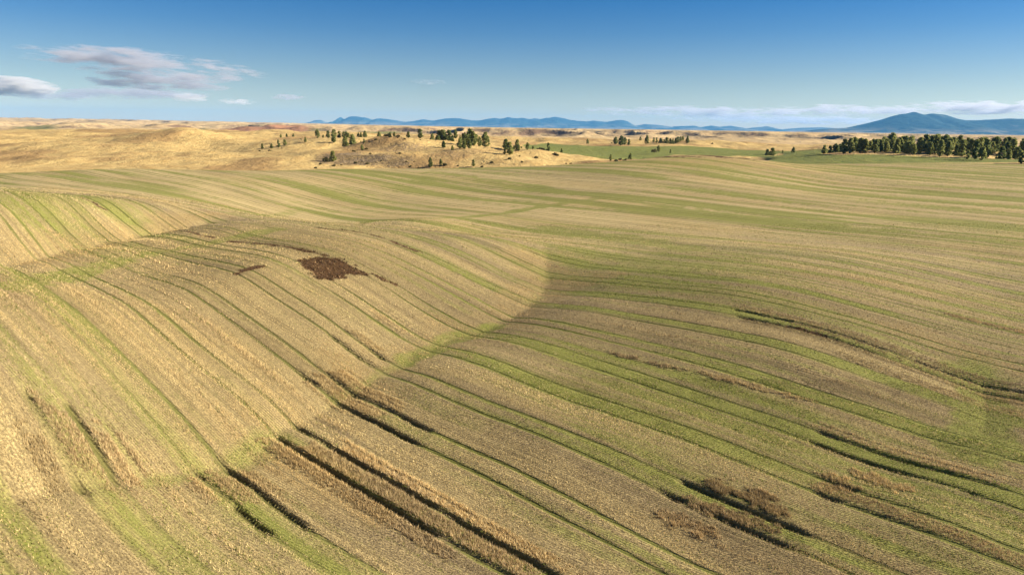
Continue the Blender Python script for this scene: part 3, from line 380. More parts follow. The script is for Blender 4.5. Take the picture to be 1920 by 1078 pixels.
TAN, GREYB, WARM = (.485, .382, .182), (.25, .192, .125), (.52, .355, .14)
GREEN, GREEN2, SOIL = (.14, .165, .028), (.22, .235, .05), (.062, .034, .016)
def mat_field():
    t = NT('harvested_field'); P = t.geo().outputs['Position']; s = t.sep(P)
    u = t.vmath('DOT_PRODUCT', P, (.8, -.6, 0)); v = t.vmath('DOT_PRODUCT', P, (.6, .8, 0))
    a = t.attr('mask'); ms = t.t.nodes.new('ShaderNodeSeparateColor'); t.t.links.new(a.outputs['Color'], ms.inputs[0])
    green, warm, soil, grey = ms.outputs[0], ms.outputs[1], ms.outputs[2], a.outputs['Alpha']
    st = t.comb(t.math('MULTIPLY', u, .35), v, 0.0)
    n1 = t.noise(st, 1.6, 5, .65); n2 = t.noise(P, 5.0, 4, .7); n3 = t.noise(t.comb(t.math('MULTIPLY', u, .06), v, 0.0), .9, 3)
    col = t.mix(t.ramp(t.math('ADD', grey, t.math('MULTIPLY', t.math('SUBTRACT', n1, .5), 1.2)), .25, .85), TAN, GREYB)
    col = t.mix(t.math('MULTIPLY', warm, .8), col, WARM)
    col = t.mix(t.ramp(n3, .35, .7), col, t.mix(.5, col, TAN))
    cover = t.attr('cover').outputs['Fac']
    litter = t.mix(t.ramp(n2, .38, .62), (.15, .115, .058), (.40, .31, .142))
    col = t.mix(t.math('MULTIPLY_ADD', cover, -.85, .85), col, litter)
    vr = t.vmath('DOT_PRODUCT', P, (.502, .865, 0)); ur = t.vmath('DOT_PRODUCT', P, (.865, -.502, 0))
    s1 = t.noise(t.comb(t.math('MULTIPLY', u, .022), t.math('MULTIPLY', v, 1.7), 0.0), 1.0, 2); s2 = t.noise(t.comb(t.math('MULTIPLY', u, .02), t.math('MULTIPLY', v, .5), 3.0), 1.0, 3)
    stk = t.math('ADD', t.math('MULTIPLY', s1, .5), t.math('MULTIPLY', s2, .5))
    col = t.mix(t.ramp(stk, .36, .56), t.mix(t.math('MULTIPLY_ADD', cover, -.22, .62), col, (.13, .10, .05)), col)
    n5 = t.noise(P, .9, 4, .7)
    col = t.mix(t.ramp(n5, .35, .6), t.mix(.2, col, (.12, .09, .05)), col)
    ptone = t.noise(t.comb(t.math('MULTIPLY', t.math('FLOOR', t.math('DIVIDE', t.math('ADD', v, -VA + PW + 3.8), PER)), 7.31), t.math('MULTIPLY', u, .006), 0.0), 1.0, 1)
    col = t.mix(t.ramp(ptone, .58, .38), col, t.mix(.22, col, (.12, .095, .045)))
    # seed rows
    row = t.math('PINGPONG', t.math('ADD', vr, t.math('MULTIPLY', n1, .16)), .16)
    row = t.math('DIVIDE', row, .16)
    col = t.mix(t.math('MULTIPLY', t.ramp(row, .45, .0), t.math('MULTIPLY_ADD', cover, -.3, .5)), col, (.13, .095, .05))
    # wheel tracks
    q = t.math('ADD', v, -VA + PW + 3.8); k = t.math('FLOOR', t.math('DIVIDE', q, PER))
    w1 = t.math('MULTIPLY', t.math('SINE', t.math('ADD', t.math('DIVIDE', u, 19.0), t.math('MULTIPLY', k, 2.1))), .2)
    w2 = t.math('MULTIPLY', t.math('SINE', t.math('ADD', t.math('DIVIDE', u, 7.3), t.math('MULTIPLY', k, 4.7))), .1)
    sv = t.math('SUBTRACT', t.math('ADD', q, t.math('ADD', w1, w2)), t.math('MULTIPLY', k, PER))
    sv = t.math('ADD', sv, t.math('MULTIPLY', t.math('SUBTRACT', n1, .5), .3))
    da = t.math('ABSOLUTE', t.math('SUBTRACT', t.math('ABSOLUTE', t.math('SUBTRACT', sv, 5.35)), 1.55))
    trk = t.ramp(da, .40, .12)
    trn = t.ramp(t.noise(t.comb(t.math('MULTIPLY', u, .045), t.math('MULTIPLY', k, 3.3), 0.0), 1.0, 2), .3, .6)
    trk = t.math('MULTIPLY', t.math('MULTIPLY', trk, t.math('MULTIPLY_ADD', trn, .7, .3)), t.math('MULTIPLY_ADD', t.ramp(v, 26.0, 38.0), .6, .4))
    gcol = t.mix(t.ramp(n2, .3, .75), GREEN, GREEN2)
    gf = t.ramp(t.math('ADD', green, t.math('MULTIPLY', t.math('SUBTRACT', n2, .5), .7)), .12, .8)
    col = t.mix(t.math('MULTIPLY', gf, .75), col, gcol)
    rutm = t.math('MULTIPLY', t.ramp(da, .6, .3), t.attr('rut').outputs['Fac'])
    trk = t.math('MAXIMUM', trk, rutm)
    col = t.mix(t.math('MULTIPLY', trk, .85), col, t.mix(.62, GREEN, (.045, .034, .016)))  # regrowth green, darkened with a shadow painted into the track core
    col = t.mix(t.ramp(t.math('ADD', soil, t.math('MULTIPLY', t.math('SUBTRACT', n2, .5), .9)), .3, .7), col, t.mix(t.ramp(n2, .35, .7), SOIL, (.11, .062, .03)))
    col = t.mix(t.ramp(n2, .2, .8), t.mix(.22, col, (.05, .036, .018)), col)
    hgt = t.math('ADD', t.math('ADD', t.math('MULTIPLY', n2, .07), t.math('MULTIPLY', n1, .06)), t.math('SUBTRACT', t.math('MULTIPLY', row, .05), t.math('MULTIPLY', trk, .13)))
    return t.diffuse(col, t.bump(hgt, 1.0, 1.0), .9, .05)

# straw stubble, regrowth and the standing strips: real blades, far too many to count
def build_stubble():
    BV, BC = [], []
    ca, sa = .865, -.502                       # seed-row direction
    zones = ((24, 92, .32, .12, .95, 3), (92, 150, .64, .26, 1.7, 3), (150, 235, 1.28, .5, 2.8, 3))
    for (y0, y1, dr, da, wide, nb) in zones:
        xm = .8 * y1 + 12
        # row coordinates that cover the zone
        cs = [(x, y) for x in (-xm, xm) for y in (y0, y1)]
        rr = [.502 * x + .865 * y for x, y in cs]; aa = [ca * x + sa * y for x, y in cs]
        r = np.arange(min(rr), max(rr), dr); a = np.arange(min(aa), max(aa), da)
        Rr, A = np.meshgrid(r, a); Rr = Rr.ravel(); A = A.ravel()
        Rr = Rr + rng.normal(0, .022 * wide ** .8, len(Rr)); A = A + rng.uniform(-.5, .5, len(A)) * da
        x = ca * A + .502 * Rr; y = sa * A + .865 * Rr
        m = (y > y0) & (y <= y1) & (np.abs(x) < .79 * y + 9)
        add_tufts(x[m], y[m], wide, nb, BV, BC)
    # dense extra blades where straw still stands
    for (kk, s0, s1, u0, u1, hh) in BANDS:
        n = int((u1 - u0 + 4) * (s1 - s0) * (34 if kk < 3 else 16)); uu = rng.uniform(u0 - 2, u1 + 2, n); vv = rng.uniform(s0 - .1, s1 + .1, n) + kk * PER + VA - PW - 3.8
        vv = vv - (.2 * np.sin(uu / 19 + kk * 2.1) + .1 * np.sin(uu / 7.3 + kk * 4.7))
        x = .8 * uu + .6 * vv; y = -.6 * uu + .8 * vv; m = tall_at(x, y) > .1
        add_tufts(x[m], y[m], 1.0, 4, BV, BC)
    for poly, w, hh in TALL.values():
        xs = [p[0] for p in poly]; ys = [p[1] for p in poly]
        n = int((max(xs) - min(xs) + 4) * (max(ys) - min(ys) + 4) * 20)
        x = rng.uniform(min(xs) - 2, max(xs) + 2, n); y = rng.uniform(min(ys) - 2, max(ys) + 2, n)
        t = tall_at(x, y); m = t > .1
        add_tufts(x[m], y[m], 1.0, 5, BV, BC)
    px_, py_ = rng.uniform(-43, -21, 3600), rng.uniform(113, 134, 3600); mm = masks(px_, py_)['soil'] > .15
    add_tufts(px_[mm], py_[mm], 1.5, 5, BV, BC)
    v = np.concatenate(BV); c = np.concatenate(BC)
    me = mesh_np('stubble', v.reshape(-1, 3), np.arange(len(v) * 3).reshape(-1, 3), smooth=False)
    attr(me, 'tint', np.repeat(c, 3, axis=0))
    o = link('stubble', me); tag(o, 'straw stubble, standing straw strips and green regrowth covering the near field', 'stubble', kind='stuff')
    t = NT('straw'); col = t.attr('tint').outputs['Color']
    nz = t.noise(t.geo().outputs['Position'], 9.0, 2)
    col = t.mix(t.ramp(nz, .3, .7), t.mix(.25, col, (.12, .085, .04)), col)
    me.materials.append(t.diffuse(col, None, .75, .08, trans=.22))
    return o
def add_tufts(x, y, wide, nb, BV, BC):
    m = masks(x, y); tl = tall_at(x, y); n = len(x)
    rnd = rng.random(n)
    stk = .55 * vn(m['u'] / 44, m['v'] / .55, 131) + .45 * vn(m['u'] / 24, m['v'] / 1.9, 133)
    line = sstep(.30, .18, vn(m['u'] / 60, m['v'] / .42, 135))
    keep = (rnd > m['track'] * 1.25) & (rng.random(n) > line * .55) & (rng.random(n) > m['soil'] * .25)
    lod = fbm(m['u'] / 5, m['v'] / 1.5, 2, 121)
    hh = (.11 + .10 * rng.random(n)) * (.5 + .7 * lod + .7 * (stk - .3))
    isg = (rng.random(n) < m['green'] * .8) & (tl < .1)
    hh = np.where(isg, hh * .7, hh)
    hh = hh * (1 + 1.1 * m['seam'] * (rng.random(n) > .3)) + tl * (.20 + .22 * rng.random(n))
    hh = np.where(m['soil'] > .4, .12 + .32 * rng.random(n) ** 2, hh)
    g = np.clip(m['grey'] + rng.normal(0, .25, n), 0, 1)[:, None]
    col = np.array(TAN) * 1.25 * (1 - g) + np.array(GREYB) * 1.2 * g
    w = (m['warm'] * .8)[:, None]; col = col * (1 - w) + np.array(WARM) * w
    sm = np.maximum(m['seam'], np.clip(tl * 2, 0, 1))[:, None] * .6; col = col * (1 - sm) + np.array((.54, .40, .20)) * sm
    gr = np.array(GREEN) + (np.array(GREEN2) - np.array(GREEN)) * rng.random(n)[:, None]
    col = np.where(isg[:, None], gr, col)
    sl = (m['soil'] > .35) ; col = np.where(sl[:, None], np.where(rng.random(n)[:, None] < .2, np.array((.3, .2, .1)), np.array((.10, .055, .027))) * (.5 + rng.random(n))[:, None], col)
    col = col * ((.72 + .5 * rng.random(n)) * (.50 + 1.0 * stk) * (1 - .35 * line) * (.84 + .32 * vn(m['u'] / 160, m['k'] * 7.31, 161)))[:, None]
    x, y, hh, col, isg = x[keep], y[keep], hh[keep], col[keep], isg[keep]; n = len(x)
    for b in range(nb):
        th = rng.uniform(0, 2 * np.pi, n); oa = rng.normal(0, .06 * wide, n); ob = rng.normal(0, .028 * wide, n); ox = .865 * oa + .502 * ob; oy = -.502 * oa + .865 * ob
        bw = (.018 + .016 * rng.random(n)) * wide * np.where(isg, 1.5, 1)
        H = hh * (.6 + .6 * rng.random(n)); ln = H * .25 + .02
        bx, by = x + ox, y + oy
        z = h0(bx, by) + .16 * (fbm(bx / 7, by / 7, 3, 5) - .5) - .02
        cx, cy = np.cos(th) * bw, np.sin(th) * bw
        tx, ty = rng.normal(0, 1, n) * ln, rng.normal(0, 1, n) * ln
        T = np.stack([np.stack([bx - cx, by - cy, z], -1), np.stack([bx + cx, by + cy, z], -1), np.stack([bx + tx, by + ty, z + H], -1)], 1)
        BV.append(T.astype(np.float32)); BC.append((col * (.85 + .3 * rng.random(n))[:, None]).astype(np.float32))

# ------------------------------------------------------------------ pasture hills behind the field
def hpast(x, y):
    m = sstep(430, 500, y + np.clip(np.abs(x) - 300, 0, 200) * .2)
    n = 10.5 * (fbm(x / 75, y / 75, 4, 201) - .5) + 4.5 * (ridged(x / 95 + 4, y / 70, 4, 203) - .55)
    n = n + 5 * np.exp(-((x + 365) / 70) ** 2 - ((y - 745) / 48) ** 2) - 3.5 * np.exp(-((x + 270) / 60) ** 2 - ((y - 640) / 60) ** 2) + 5 * np.exp(-((x + 95) / 38) ** 2 - ((y - 590) / 30) ** 2) + 4 * np.exp(-((x - 10) / 45) ** 2 - ((y - 560) / 28) ** 2)
    return h0(x, y) - .3 * (1 - m) + m * n
GREEN_FIELDS = [[(14, 640), (40, 620), (90, 600), (140, 640), (230, 690), (270, 720), (330, 900), (250, 985), (180, 960), (110, 960), (40, 1010), (10, 820)],
                [(165, 460), (480, 450), (520, 520), (420, 505), (330, 522), (262, 566), (262, 640), (330, 700), (350, 800), (300, 820), (270, 705), (238, 690), (215, 590), (185, 520)]]
def build_pasture():
    xs = np.arange(-880, 881, 4.0); ys = np.arange(300, 1437, 4.0)
    X, Y = np.meshgrid(xs, ys); f = grid_faces(len(ys), len(xs)); X = X.ravel(); Y = Y.ravel()
    g = np.zeros(len(X)); e = (fbm(X / 25, Y / 25, 3, 211) - .5)
    for poly in GREEN_FIELDS:
        i = inside(X, Y, poly); d = pdist(X, Y, poly + poly[:1]); g = np.maximum(g, sstep(7, -7, np.where(i, -d, d) + e * 10))
    Z = hpast(X, Y)
    zb = h0(X, Y)
    Z = Z * (1 - g * .8) + (zb - .1) * g * .8
    brown = sstep(.5, .72, fbm(X / 60, Y / 60, 4, 221)) * .8
    rough = np.zeros(len(X))
    for (cx, cy, rx, ry, a) in ((-112, 505, 48, 40, 1), (-165, 690, 45, 14, .7), (-48, 520, 40, 35, .7), (-80, 560, 40, 30, .8), (10, 510, 35, 18, .5), (-215, 640, 40, 40, .3), (340, 545, 110, 50, .7)):
        rough = np.maximum(rough, a * sstep(1.2, .3, np.hypot((X - cx) / rx, (Y - cy) / ry) + e))
    me = mesh_np('pasture', np.c_[X, Y, Z], f); attr(me, 'mask', np.c_[g, brown * (1 - g), rough * (1 - g), np.zeros(len(X))])
    o = link('pasture', me); tag(o, 'golden dry grass hills behind the field', kind='structure')
    t = NT('dry_grass'); P = t.geo().outputs['Position']; a = t.attr('mask'); ms = t.t.nodes.new('ShaderNodeSeparateColor'); t.t.links.new(a.outputs['Color'], ms.inputs[0])
    n1 = t.noise(P, .12, 5, .6); n2 = t.noise(P, .55, 4, .65)
    col = t.mix(t.ramp(n1, .35, .68), (.50, .365, .15), (.42, .285, .11))
    col = t.mix(t.math('MULTIPLY', ms.outputs[1], 1.0), col, (.30, .19, .08))
    col = t.mix(t.math('MULTIPLY', t.ramp(n2, .56, .74), .55), col, (.22, .155, .065))
    n4 = t.noise(P, 1.1, 3, .6)
    col = t.mix(t.math('MULTIPLY', t.ramp(n4, .57, .72), .4), col, (.2, .14, .055))
    rk = t.ramp(t.math('MULTIPLY', ms.outputs[2], n2), .28, .5)
    col = t.mix(rk, col, t.mix(t.ramp(n1, .4, .6), (.17, .12, .06), (.23, .17, .10)))
    gr = t.mix(t.ramp(n1, .3, .7), (.13, .155, .04), (.19, .19, .055))
    col = t.mix(t.ramp(t.math('ADD', ms.outputs[0], t.math('MULTIPLY', t.math('SUBTRACT', n2, .5), .3)), .3, .7), col, gr)
    bh = t.math('ADD', t.math('MULTIPLY', n1, 2.4), t.math('MULTIPLY', n2, .9))
    me.materials.append(t.diffuse(col, t.bump(bh, 1.0, .8), .9, .05)); return o

# ------------------------------------------------------------------ the plain and the eroded hills out to the horizon
FAR_PATCH = [([(-1793, 2522), (-2498, 3671), (-2284, 3492), (-1539, 2422), (-1389, 2039)], 0), ([(-1014, 1575), (-1345, 2193), (-1221, 2208), (-1239, 2555), (-912, 1909), (-671, 1320), (-766, 1295)], 0), ([(-1033, 1420), (-1191, 1748), (-955, 1536), (-784, 1276), (-865, 1189)], 0), ([(-1442, 2952), (-1084, 2607), (-855, 2011), (-912, 1909)], 0), ([(-1168, 2800), (-1201, 3297), (-1114, 3664), (-708, 2515), (-486, 1594), (-596, 1567), (-784, 1949)], 1), ([(-836, 2876), (-644, 2641), (-485, 2437), (-300, 2166), (-186, 1716), (-429, 1564)], 0)]
def build_far():
    nr, nc = 330, 440
    ys = 1380 * (12500 / 1380) ** np.linspace(0, 1, nr); s = np.linspace(-1, 1, nc)
    Y = np.repeat(ys, nc); X = np.tile(s, nr) * (Y * .92 + 350)
    ang = X / Y
    m = sstep(2000, 3200, Y + 900 * (fbm(X / 1300, Y / 1300, 2, 301) - .5))
    wx = X + 260 * (fbm(X / 500, Y / 500, 3, 303) - .5); wy = Y + 260 * (fbm(X / 500 + 9, Y / 500, 3, 305) - .5)
    r1 = ridged(wx / 900, wy / 1300, 5, 311, .5); r2 = ridged(wx / 420, wy / 620, 5, 313, .45)
    left = sstep(.05, -.7, ang); r2 = r2 * (1 - .35 * left)
    Z = -27 + 19 * (ridged(X / 380, Y / 520, 4, 321) - .52) * sstep(1450, 1900, Y) \
        + m * (8 + 12 * sstep(4000, 9000, Y) + 26 * (r1 - .45) + 115 * (np.clip(r2, 0, 1) ** 1.7 - .33)) \
        + left * 42 * sstep(3500, 9500, Y) - .25 * 60 * sstep(.25, .7, ang) * sstep(2500, 9000, Y)
    cap = -1 + 44 * left * sstep(3500, 9500, Y) - 6 * sstep(.2, .6, ang); Z = np.where(Z > cap - 12, cap - 12 + 12 * np.tanh((Z - cap + 12) / 12), Z)
    lo = -36.0; Z = np.where(Z < lo + 10, lo + 10 - 10 * np.tanh((lo + 10 - Z) / 10), Z)
    Z = np.where(Y < 1500, Z * sstep(1380, 1500, Y) + (h0(X, Y) - CZ - 1.0) * (1 - sstep(1380, 1500, Y)), Z)
    red = np.zeros(len(X)); grn = np.zeros(len(X)); e = fbm(X / 180, Y / 180, 3, 331) - .5
    for poly, kind in FAR_PATCH:
        i = inside(X, Y, poly); d = pdist(X, Y, poly + poly[:1]); w = sstep(35, -35, np.where(i, -d, d) + e * 60)
        if kind: red = np.maximum(red, w)
        else: grn = np.maximum(grn, w)
    Z = Z * 1.0
    me = mesh_np('plain', np.c_[X, Y, Z + CZ], grid_faces(nr, nc)); attr(me, 'mask', np.c_[grn, red, m, r2])
    o = link('plain', me); tag(o, 'tan plain with eroded hills running to the horizon', kind='structure')
    t = NT('far_land'); g = t.geo(); P = g.outputs['Position']; a = t.attr('mask'); ms = t.t.nodes.new('ShaderNodeSeparateColor'); t.t.links.new(a.outputs['Color'], ms.inputs[0])
    n1 = t.noise(P, .006, 5, .6); n2 = t.noise(P, .03, 4, .6)
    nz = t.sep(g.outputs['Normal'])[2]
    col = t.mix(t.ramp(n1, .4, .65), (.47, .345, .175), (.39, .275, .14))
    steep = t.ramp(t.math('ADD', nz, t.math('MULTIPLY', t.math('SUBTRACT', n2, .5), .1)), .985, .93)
    col = t.mix(t.math('MULTIPLY', steep, t.ramp(n1, .25, .5)), col, (.16, .105, .065))  # dark scrub tint on steep faces, partly standing in for their shade
    col = t.mix(t.ramp(n2, .58, .75), col, (.2, .14, .075))
    col = t.mix(t.math('MULTIPLY', ms.outputs[0], .9), col, t.mix(n1, (.14, .15, .05), (.19, .18, .07)))
    col = t.mix(t.math('MULTIPLY', ms.outputs[1], .9), col, (.25, .125, .07))
    me.materials.append(t.diffuse(col, t.bump(t.math('ADD', t.math('MULTIPLY', n1, 22.0), t.math('MULTIPLY', n2, 7.0)), 1.0, .8), .95, .03)); return o

def build_ground():
    n = 96; th = np.linspace(0, 2 * np.pi, n, endpoint=False)
    rs = [0, 300, 1500, 6000, 16000, 46000]
    V = [(0, 0, CZ - 64)]; F = []
    for r in rs[1:]: V += [(r * math.cos(a), r * math.sin(a), CZ - 64 + (10 if r > 10000 else 0)) for a in th]
    me = bpy.data.meshes.new('ground')
    for i in range(n): F.append((0, 1 + i, 1 + (i + 1) % n))
    for k in range(len(rs) - 2):
        b = 1 + k * n; F += [(b + i, b + n + i, b + n + (i + 1) % n, b + (i + 1) % n) for i in range(n)]
    me.from_pydata(V, [], F); o = link('ground', me); tag(o, 'prairie ground under everything out to the horizon', kind='structure')
    t = NT('prairie'); n1 = t.noise(t.geo().outputs['Position'], .002, 5)
    me.materials.append(t.diffuse(t.mix(t.ramp(n1, .35, .65), (.40, .28, .13), (.30, .21, .10)), None, .95, .03)); return o

# ------------------------------------------------------------------ blue mountains
def mountain(name, label, prof, D, W, base, seed, albedo):
    px = np.array([p[0] for p in prof], float); pz = np.array([p[1] for p in prof], float)
    xs = np.linspace(px[0], px[-1], max(160, int((px[-1] - px[0]) / 70))); ts = np.linspace(-1, 1, 61)
    X = np.tile(xs, len(ts)); T = np.repeat(ts, len(xs)); Y = D + T * W
    ridge_z = np.interp(X, px, pz)
    # the crest wanders in depth
    Tw = T + .22 * (fbm(X / (W * .5), Y * 0 + seed, 3, seed) - .5) * (1 - T * T)
    sh = np.clip(1 - np.abs(Tw), 0, 1)
    spur = ridged(X / (W * .33) + .35 * T, T * 1.3 + seed, 4, seed + 5)
    prof_t = sh ** (1.35) * (1 - .55 * (1 - sh) * (1.35 - spur) * 1.2)
    small = (ridged(X / 700, Y / 700, 4, seed + 9) - .5) * sh * (1 - sh) * 1.1
    Z = base + np.maximum(ridge_z - base, 0) * np.clip(prof_t + small * .5, 0, 1.02)
    me = mesh_np(name, np.c_[X, Y, Z + CZ], grid_faces(len(ts), len(xs)))
    o = link(name, me); tag(o, label, 'mountain', kind='structure')
    t = NT(name + '_forest'); P = t.geo().outputs['Position']; n1 = t.noise(P, .0011, 5, .6); n2 = t.noise(P, .006, 4, .6)
    zz = t.sep(P)[2]
    col = t.mix(t.ramp(n2, .3, .7), albedo[0], albedo[1])  # forest tones with some blue of the distance haze painted in
    lowm = t.math('MULTIPLY', t.ramp(zz, base + CZ + albedo[3], base + CZ), t.ramp(n1, .42, .56))
    col = t.mix(t.math('MULTIPLY', lowm, .85), col, albedo[2])
    col = t.mix(t.math('MULTIPLY', t.ramp(n1, .6, .72), .5), col, albedo[2])
    me.materials.append(t.diffuse(col, t.bump(n2, 60.0, .6), .95, .03)); return o

# ------------------------------------------------------------------ trees and shrubs
def crown_mesh(name, seed, kind):
    r = np.random.default_rng(seed); T = []
    if kind == 'pine':
        nlev = 120
        for i in range(nlev):
            t = (i + r.random()) / nlev
            z = .07 + .93 * t
            prof = (.21 + .03 * math.sin(seed)) * (min(1, t / .16) ** .7) * (1 - .80 * max(0, (t - .2) / .8) ** 1.5) * (1.0 if r.random() > .16 else 1.25)
            a = r.uniform(0, 2 * np.pi); rad = prof * (r.random() ** .45)
            if vn(np.array([a * 1.3 + seed]), np.array([z * 6.0]), seed)[0] < .30: continue
            c = np.array([rad * math.cos(a), rad * math.sin(a), z])
            sz = .034 + .03 * r.random()
            for q in range(17):
                d = r.normal(0, 1, 3); d /= np.linalg.norm(d); d[2] *= .62
                p = c + d * sz * (.4 + .7 * r.random()); e1 = r.normal(0, 1, 3); e1 /= np.linalg.norm(e1); e2 = np.cross(d, e1); e2 /= np.linalg.norm(e2) + 1e-6
                l = .03 + .02 * r.random(); T.append([p - e1 * l, p + e1 * l, p + e2 * l * 1.5 + d * l * .8])
    else:
        for i in range(42):
            a = r.uniform(0, 2 * np.pi); rad = .62 * math.sqrt(r.random()); z = .12 + .75 * r.random() * math.sqrt(max(0, 1 - (rad / .7) ** 2))
            c = np.array([rad * math.cos(a), rad * math.sin(a), z])
            for q in range(14):
                d = r.normal(0, 1, 3); d /= np.linalg.norm(d); p = c + d * .13 * r.random()
                e1 = r.normal(0, 1, 3); e1 /= np.linalg.norm(e1); e2 = np.cross(d, e1); l = .09 + .07 * r.random()
                T.append([p - e1 * l, p + e1 * l, p + e2 * l * 1.6])
    T = np.array(T); me = mesh_np(name, T.reshape(-1, 3), np.arange(len(T) * 3).reshape(-1, 3), smooth=False)
    return me
def trunk_mesh(name, seed, kind):
    r = random.Random(seed); V, F = [], []
    def tube(pts, rad, n=6):
        b = len(V)
        for (p, q) in zip(pts, rad):
            for i in range(n): V.append((p[0] + q * math.cos(i * 2 * math.pi / n), p[1] + q * math.sin(i * 2 * math.pi / n), p[2]))
        for k in range(len(pts) - 1):
            for i in range(n): F.append((b + k * n + i, b + k * n + (i + 1) % n, b + (k + 1) * n + (i + 1) % n, b + (k + 1) * n + i))
    if kind == 'pine':
        lx, ly = r.uniform(-.02, .02), r.uniform(-.02, .02)
        tube([(0, 0, -.05), (lx * .3, ly * .3, .3), (lx, ly, .65), (lx * 1.2, ly * 1.2, .95)], [.026, .02, .012, .003])
        for i in range(12):
            z = .16 + .06 * i; a = i * 2.4 + r.random(); L = .15 * (1 - .75 * (z - .1)); 
            tube([(lx * z, ly * z, z), (L * .6 * math.cos(a), L * .6 * math.sin(a), z + .015), (L * math.cos(a), L * math.sin(a), z + .05)], [.007, .005, .002], 4)
    else:
        for i in range(6):
            a = i * 1.05; tube([(0, 0, -.05), (.2 * math.cos(a), .2 * math.sin(a), .3), (.4 * math.cos(a), .4 * math.sin(a), .6)], [.03, .02, .008], 4)
    me = bpy.data.meshes.new(name); me.from_pydata(V, [], F); return me
def leaf_mat(name, c1, c2):
    t = NT(name); oi = t.t.nodes.new('ShaderNodeObjectInfo'); n = t.noise(t.geo().outputs['Position'], 1.3, 3)
    f = t.math('ADD', t.math('MULTIPLY', oi.outputs['Random'], .55), t.math('MULTIPLY', n, .5))
    return t.diffuse(t.mix(t.ramp(f, .2, .85), c1, c2), None, .7, .15, trans=.45)

# ------------------------------------------------------------------ build
build_ground()
build_far()
build_pasture()
build_field()
build_stubble()
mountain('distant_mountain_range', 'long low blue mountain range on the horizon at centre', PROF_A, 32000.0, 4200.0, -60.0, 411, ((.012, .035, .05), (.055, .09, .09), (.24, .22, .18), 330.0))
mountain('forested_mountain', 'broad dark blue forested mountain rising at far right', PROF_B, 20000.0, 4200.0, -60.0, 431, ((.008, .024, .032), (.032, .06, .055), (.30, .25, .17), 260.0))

ONES = 'zeroth first second third fourth fifth sixth seventh eighth ninth tenth eleventh twelfth thirteenth fourteenth fifteenth sixteenth seventeenth eighteenth nineteenth'.split()
TENS = {20: 'twenty', 30: 'thirty', 40: 'forty', 50: 'fifty', 60: 'sixty', 70: 'seventy', 80: 'eighty'}
TENTH = {20: 'twentieth', 30: 'thirtieth', 40: 'fortieth', 50: 'fiftieth', 60: 'sixtieth', 70: 'seventieth', 80: 'eightieth'}
def ordinal(n):
    if n < 20: return ONES[n]
    return TENTH[n] if n % 10 == 0 else TENS[n // 10 * 10] + '-' + ONES[n % 10]
PHRASE = {
 'three': ('{} from left of three small pines on the golden plateau', 'three small pines on the plateau'),
 'west': ('{} from left of four pines on the open golden slope', 'pines on the open slope'),
 'lone': ('single small pine standing left of the ridge row', None),
 'ridge': ('{} pine from left along the golden ridge crest left of centre', 'pines along the ridge crest'),
 'ridgefront': ('pine just below the ridge crest row', None),
 'pair': ('{} of the two pines right of the ridge row', 'two pines right of the ridge row'),
 'mid': ('{} from left of the scattered pines on the knoll left of the clump', 'scattered pines on the knoll'),
 'tall2': ('{} of the two tall pines on the slope below the ridge', 'two tall pines below the ridge'),
 'sap': ('{} of the two saplings right of the two tall pines', 'two saplings'),
 'gully': ('{} from left of the two pines in the stony gully', 'pines in the gully'),
 'lowfront': ('small leaning pine low on the golden slope above the field edge', None),
 'g2': ('{} pine from left in the clump on the central golden hill', 'pine clump on the central hill'),
 'foot': ('{} of the two small pines at the foot of the central hill', 'pines at the foot of the hill'),
 'spur': ('{} pine from left on the spur right of the central clump', 'pines on the spur'),
 'lone2': ('round lone pine on the bare rise right of centre', None),
 'kn': ('{} pine from left on the far knoll behind the green field', 'pines on the far knoll'),
 'four': ('{} from left of the four pines left of the dark grove', 'four pines left of the grove'),
 'hedge': ('{} small conifer from left in the hedge behind the field crest', 'conifers in the hedge'),
 'grove': ('{} pine from left in the front rows of the dark grove', 'front rows of the dark pine grove'),
}
bark = (lambda t: t.diffuse(t.mix(t.noise(t.geo().outputs['Position'], 3.0), (.10, .06, .04), (.17, .10, .06)), None, .9, .05))(NT('bark'))
pine_leaf = leaf_mat('pine_needles', (.13, .16, .05), (.30, .31, .10))
shrub_leaf = leaf_mat('shrub_leaves', (.08, .085, .035), (.16, .14, .055))
PINES = []
for i in range(7):
    c = crown_mesh('crown', 500 + i, 'pine'); c.materials.append(pine_leaf); t_ = trunk_mesh('trunk', 600 + i, 'pine'); t_.materials.append(bark); PINES.append((t_, c))
SHRUBS = []
for i in range(4):
    c = crown_mesh('foliage', 520 + i, 'shrub'); c.materials.append(shrub_leaf); t_ = trunk_mesh('stems', 620 + i, 'shrub'); t_.materials.append(bark); SHRUBS.append((t_, c))
def zground(x, y, field=False):
    X = np.array([x]); Y = np.array([y])
    e = np.interp(x, FEDGE_X, FEDGE_Y)
    return float((hfield(X, Y) if y < e else hpast(X, Y))[0])
def plant(name, parts, x, y, h, wid, label, cat, group):
    e = bpy.data.objects.new(name, None); C.objects.link(e); e.empty_display_size = .3
    e.location = (x, y, zground(x, y) - .1); e.rotation_euler = (random.uniform(-.04, .04), random.uniform(-.04, .04), random.uniform(0, 6.28)); e.scale = (h * wid, h * wid, h)
    tag(e, label, cat, group)
    link('trunk' if cat == 'tree' else 'stems', parts[0], e); link('crown' if cat == 'tree' else 'foliage', parts[1], e)
    return e
clusters = {}
for (px, x, y, h, k) in TREES: clusters.setdefault(k, []).append((px, x, y, h))
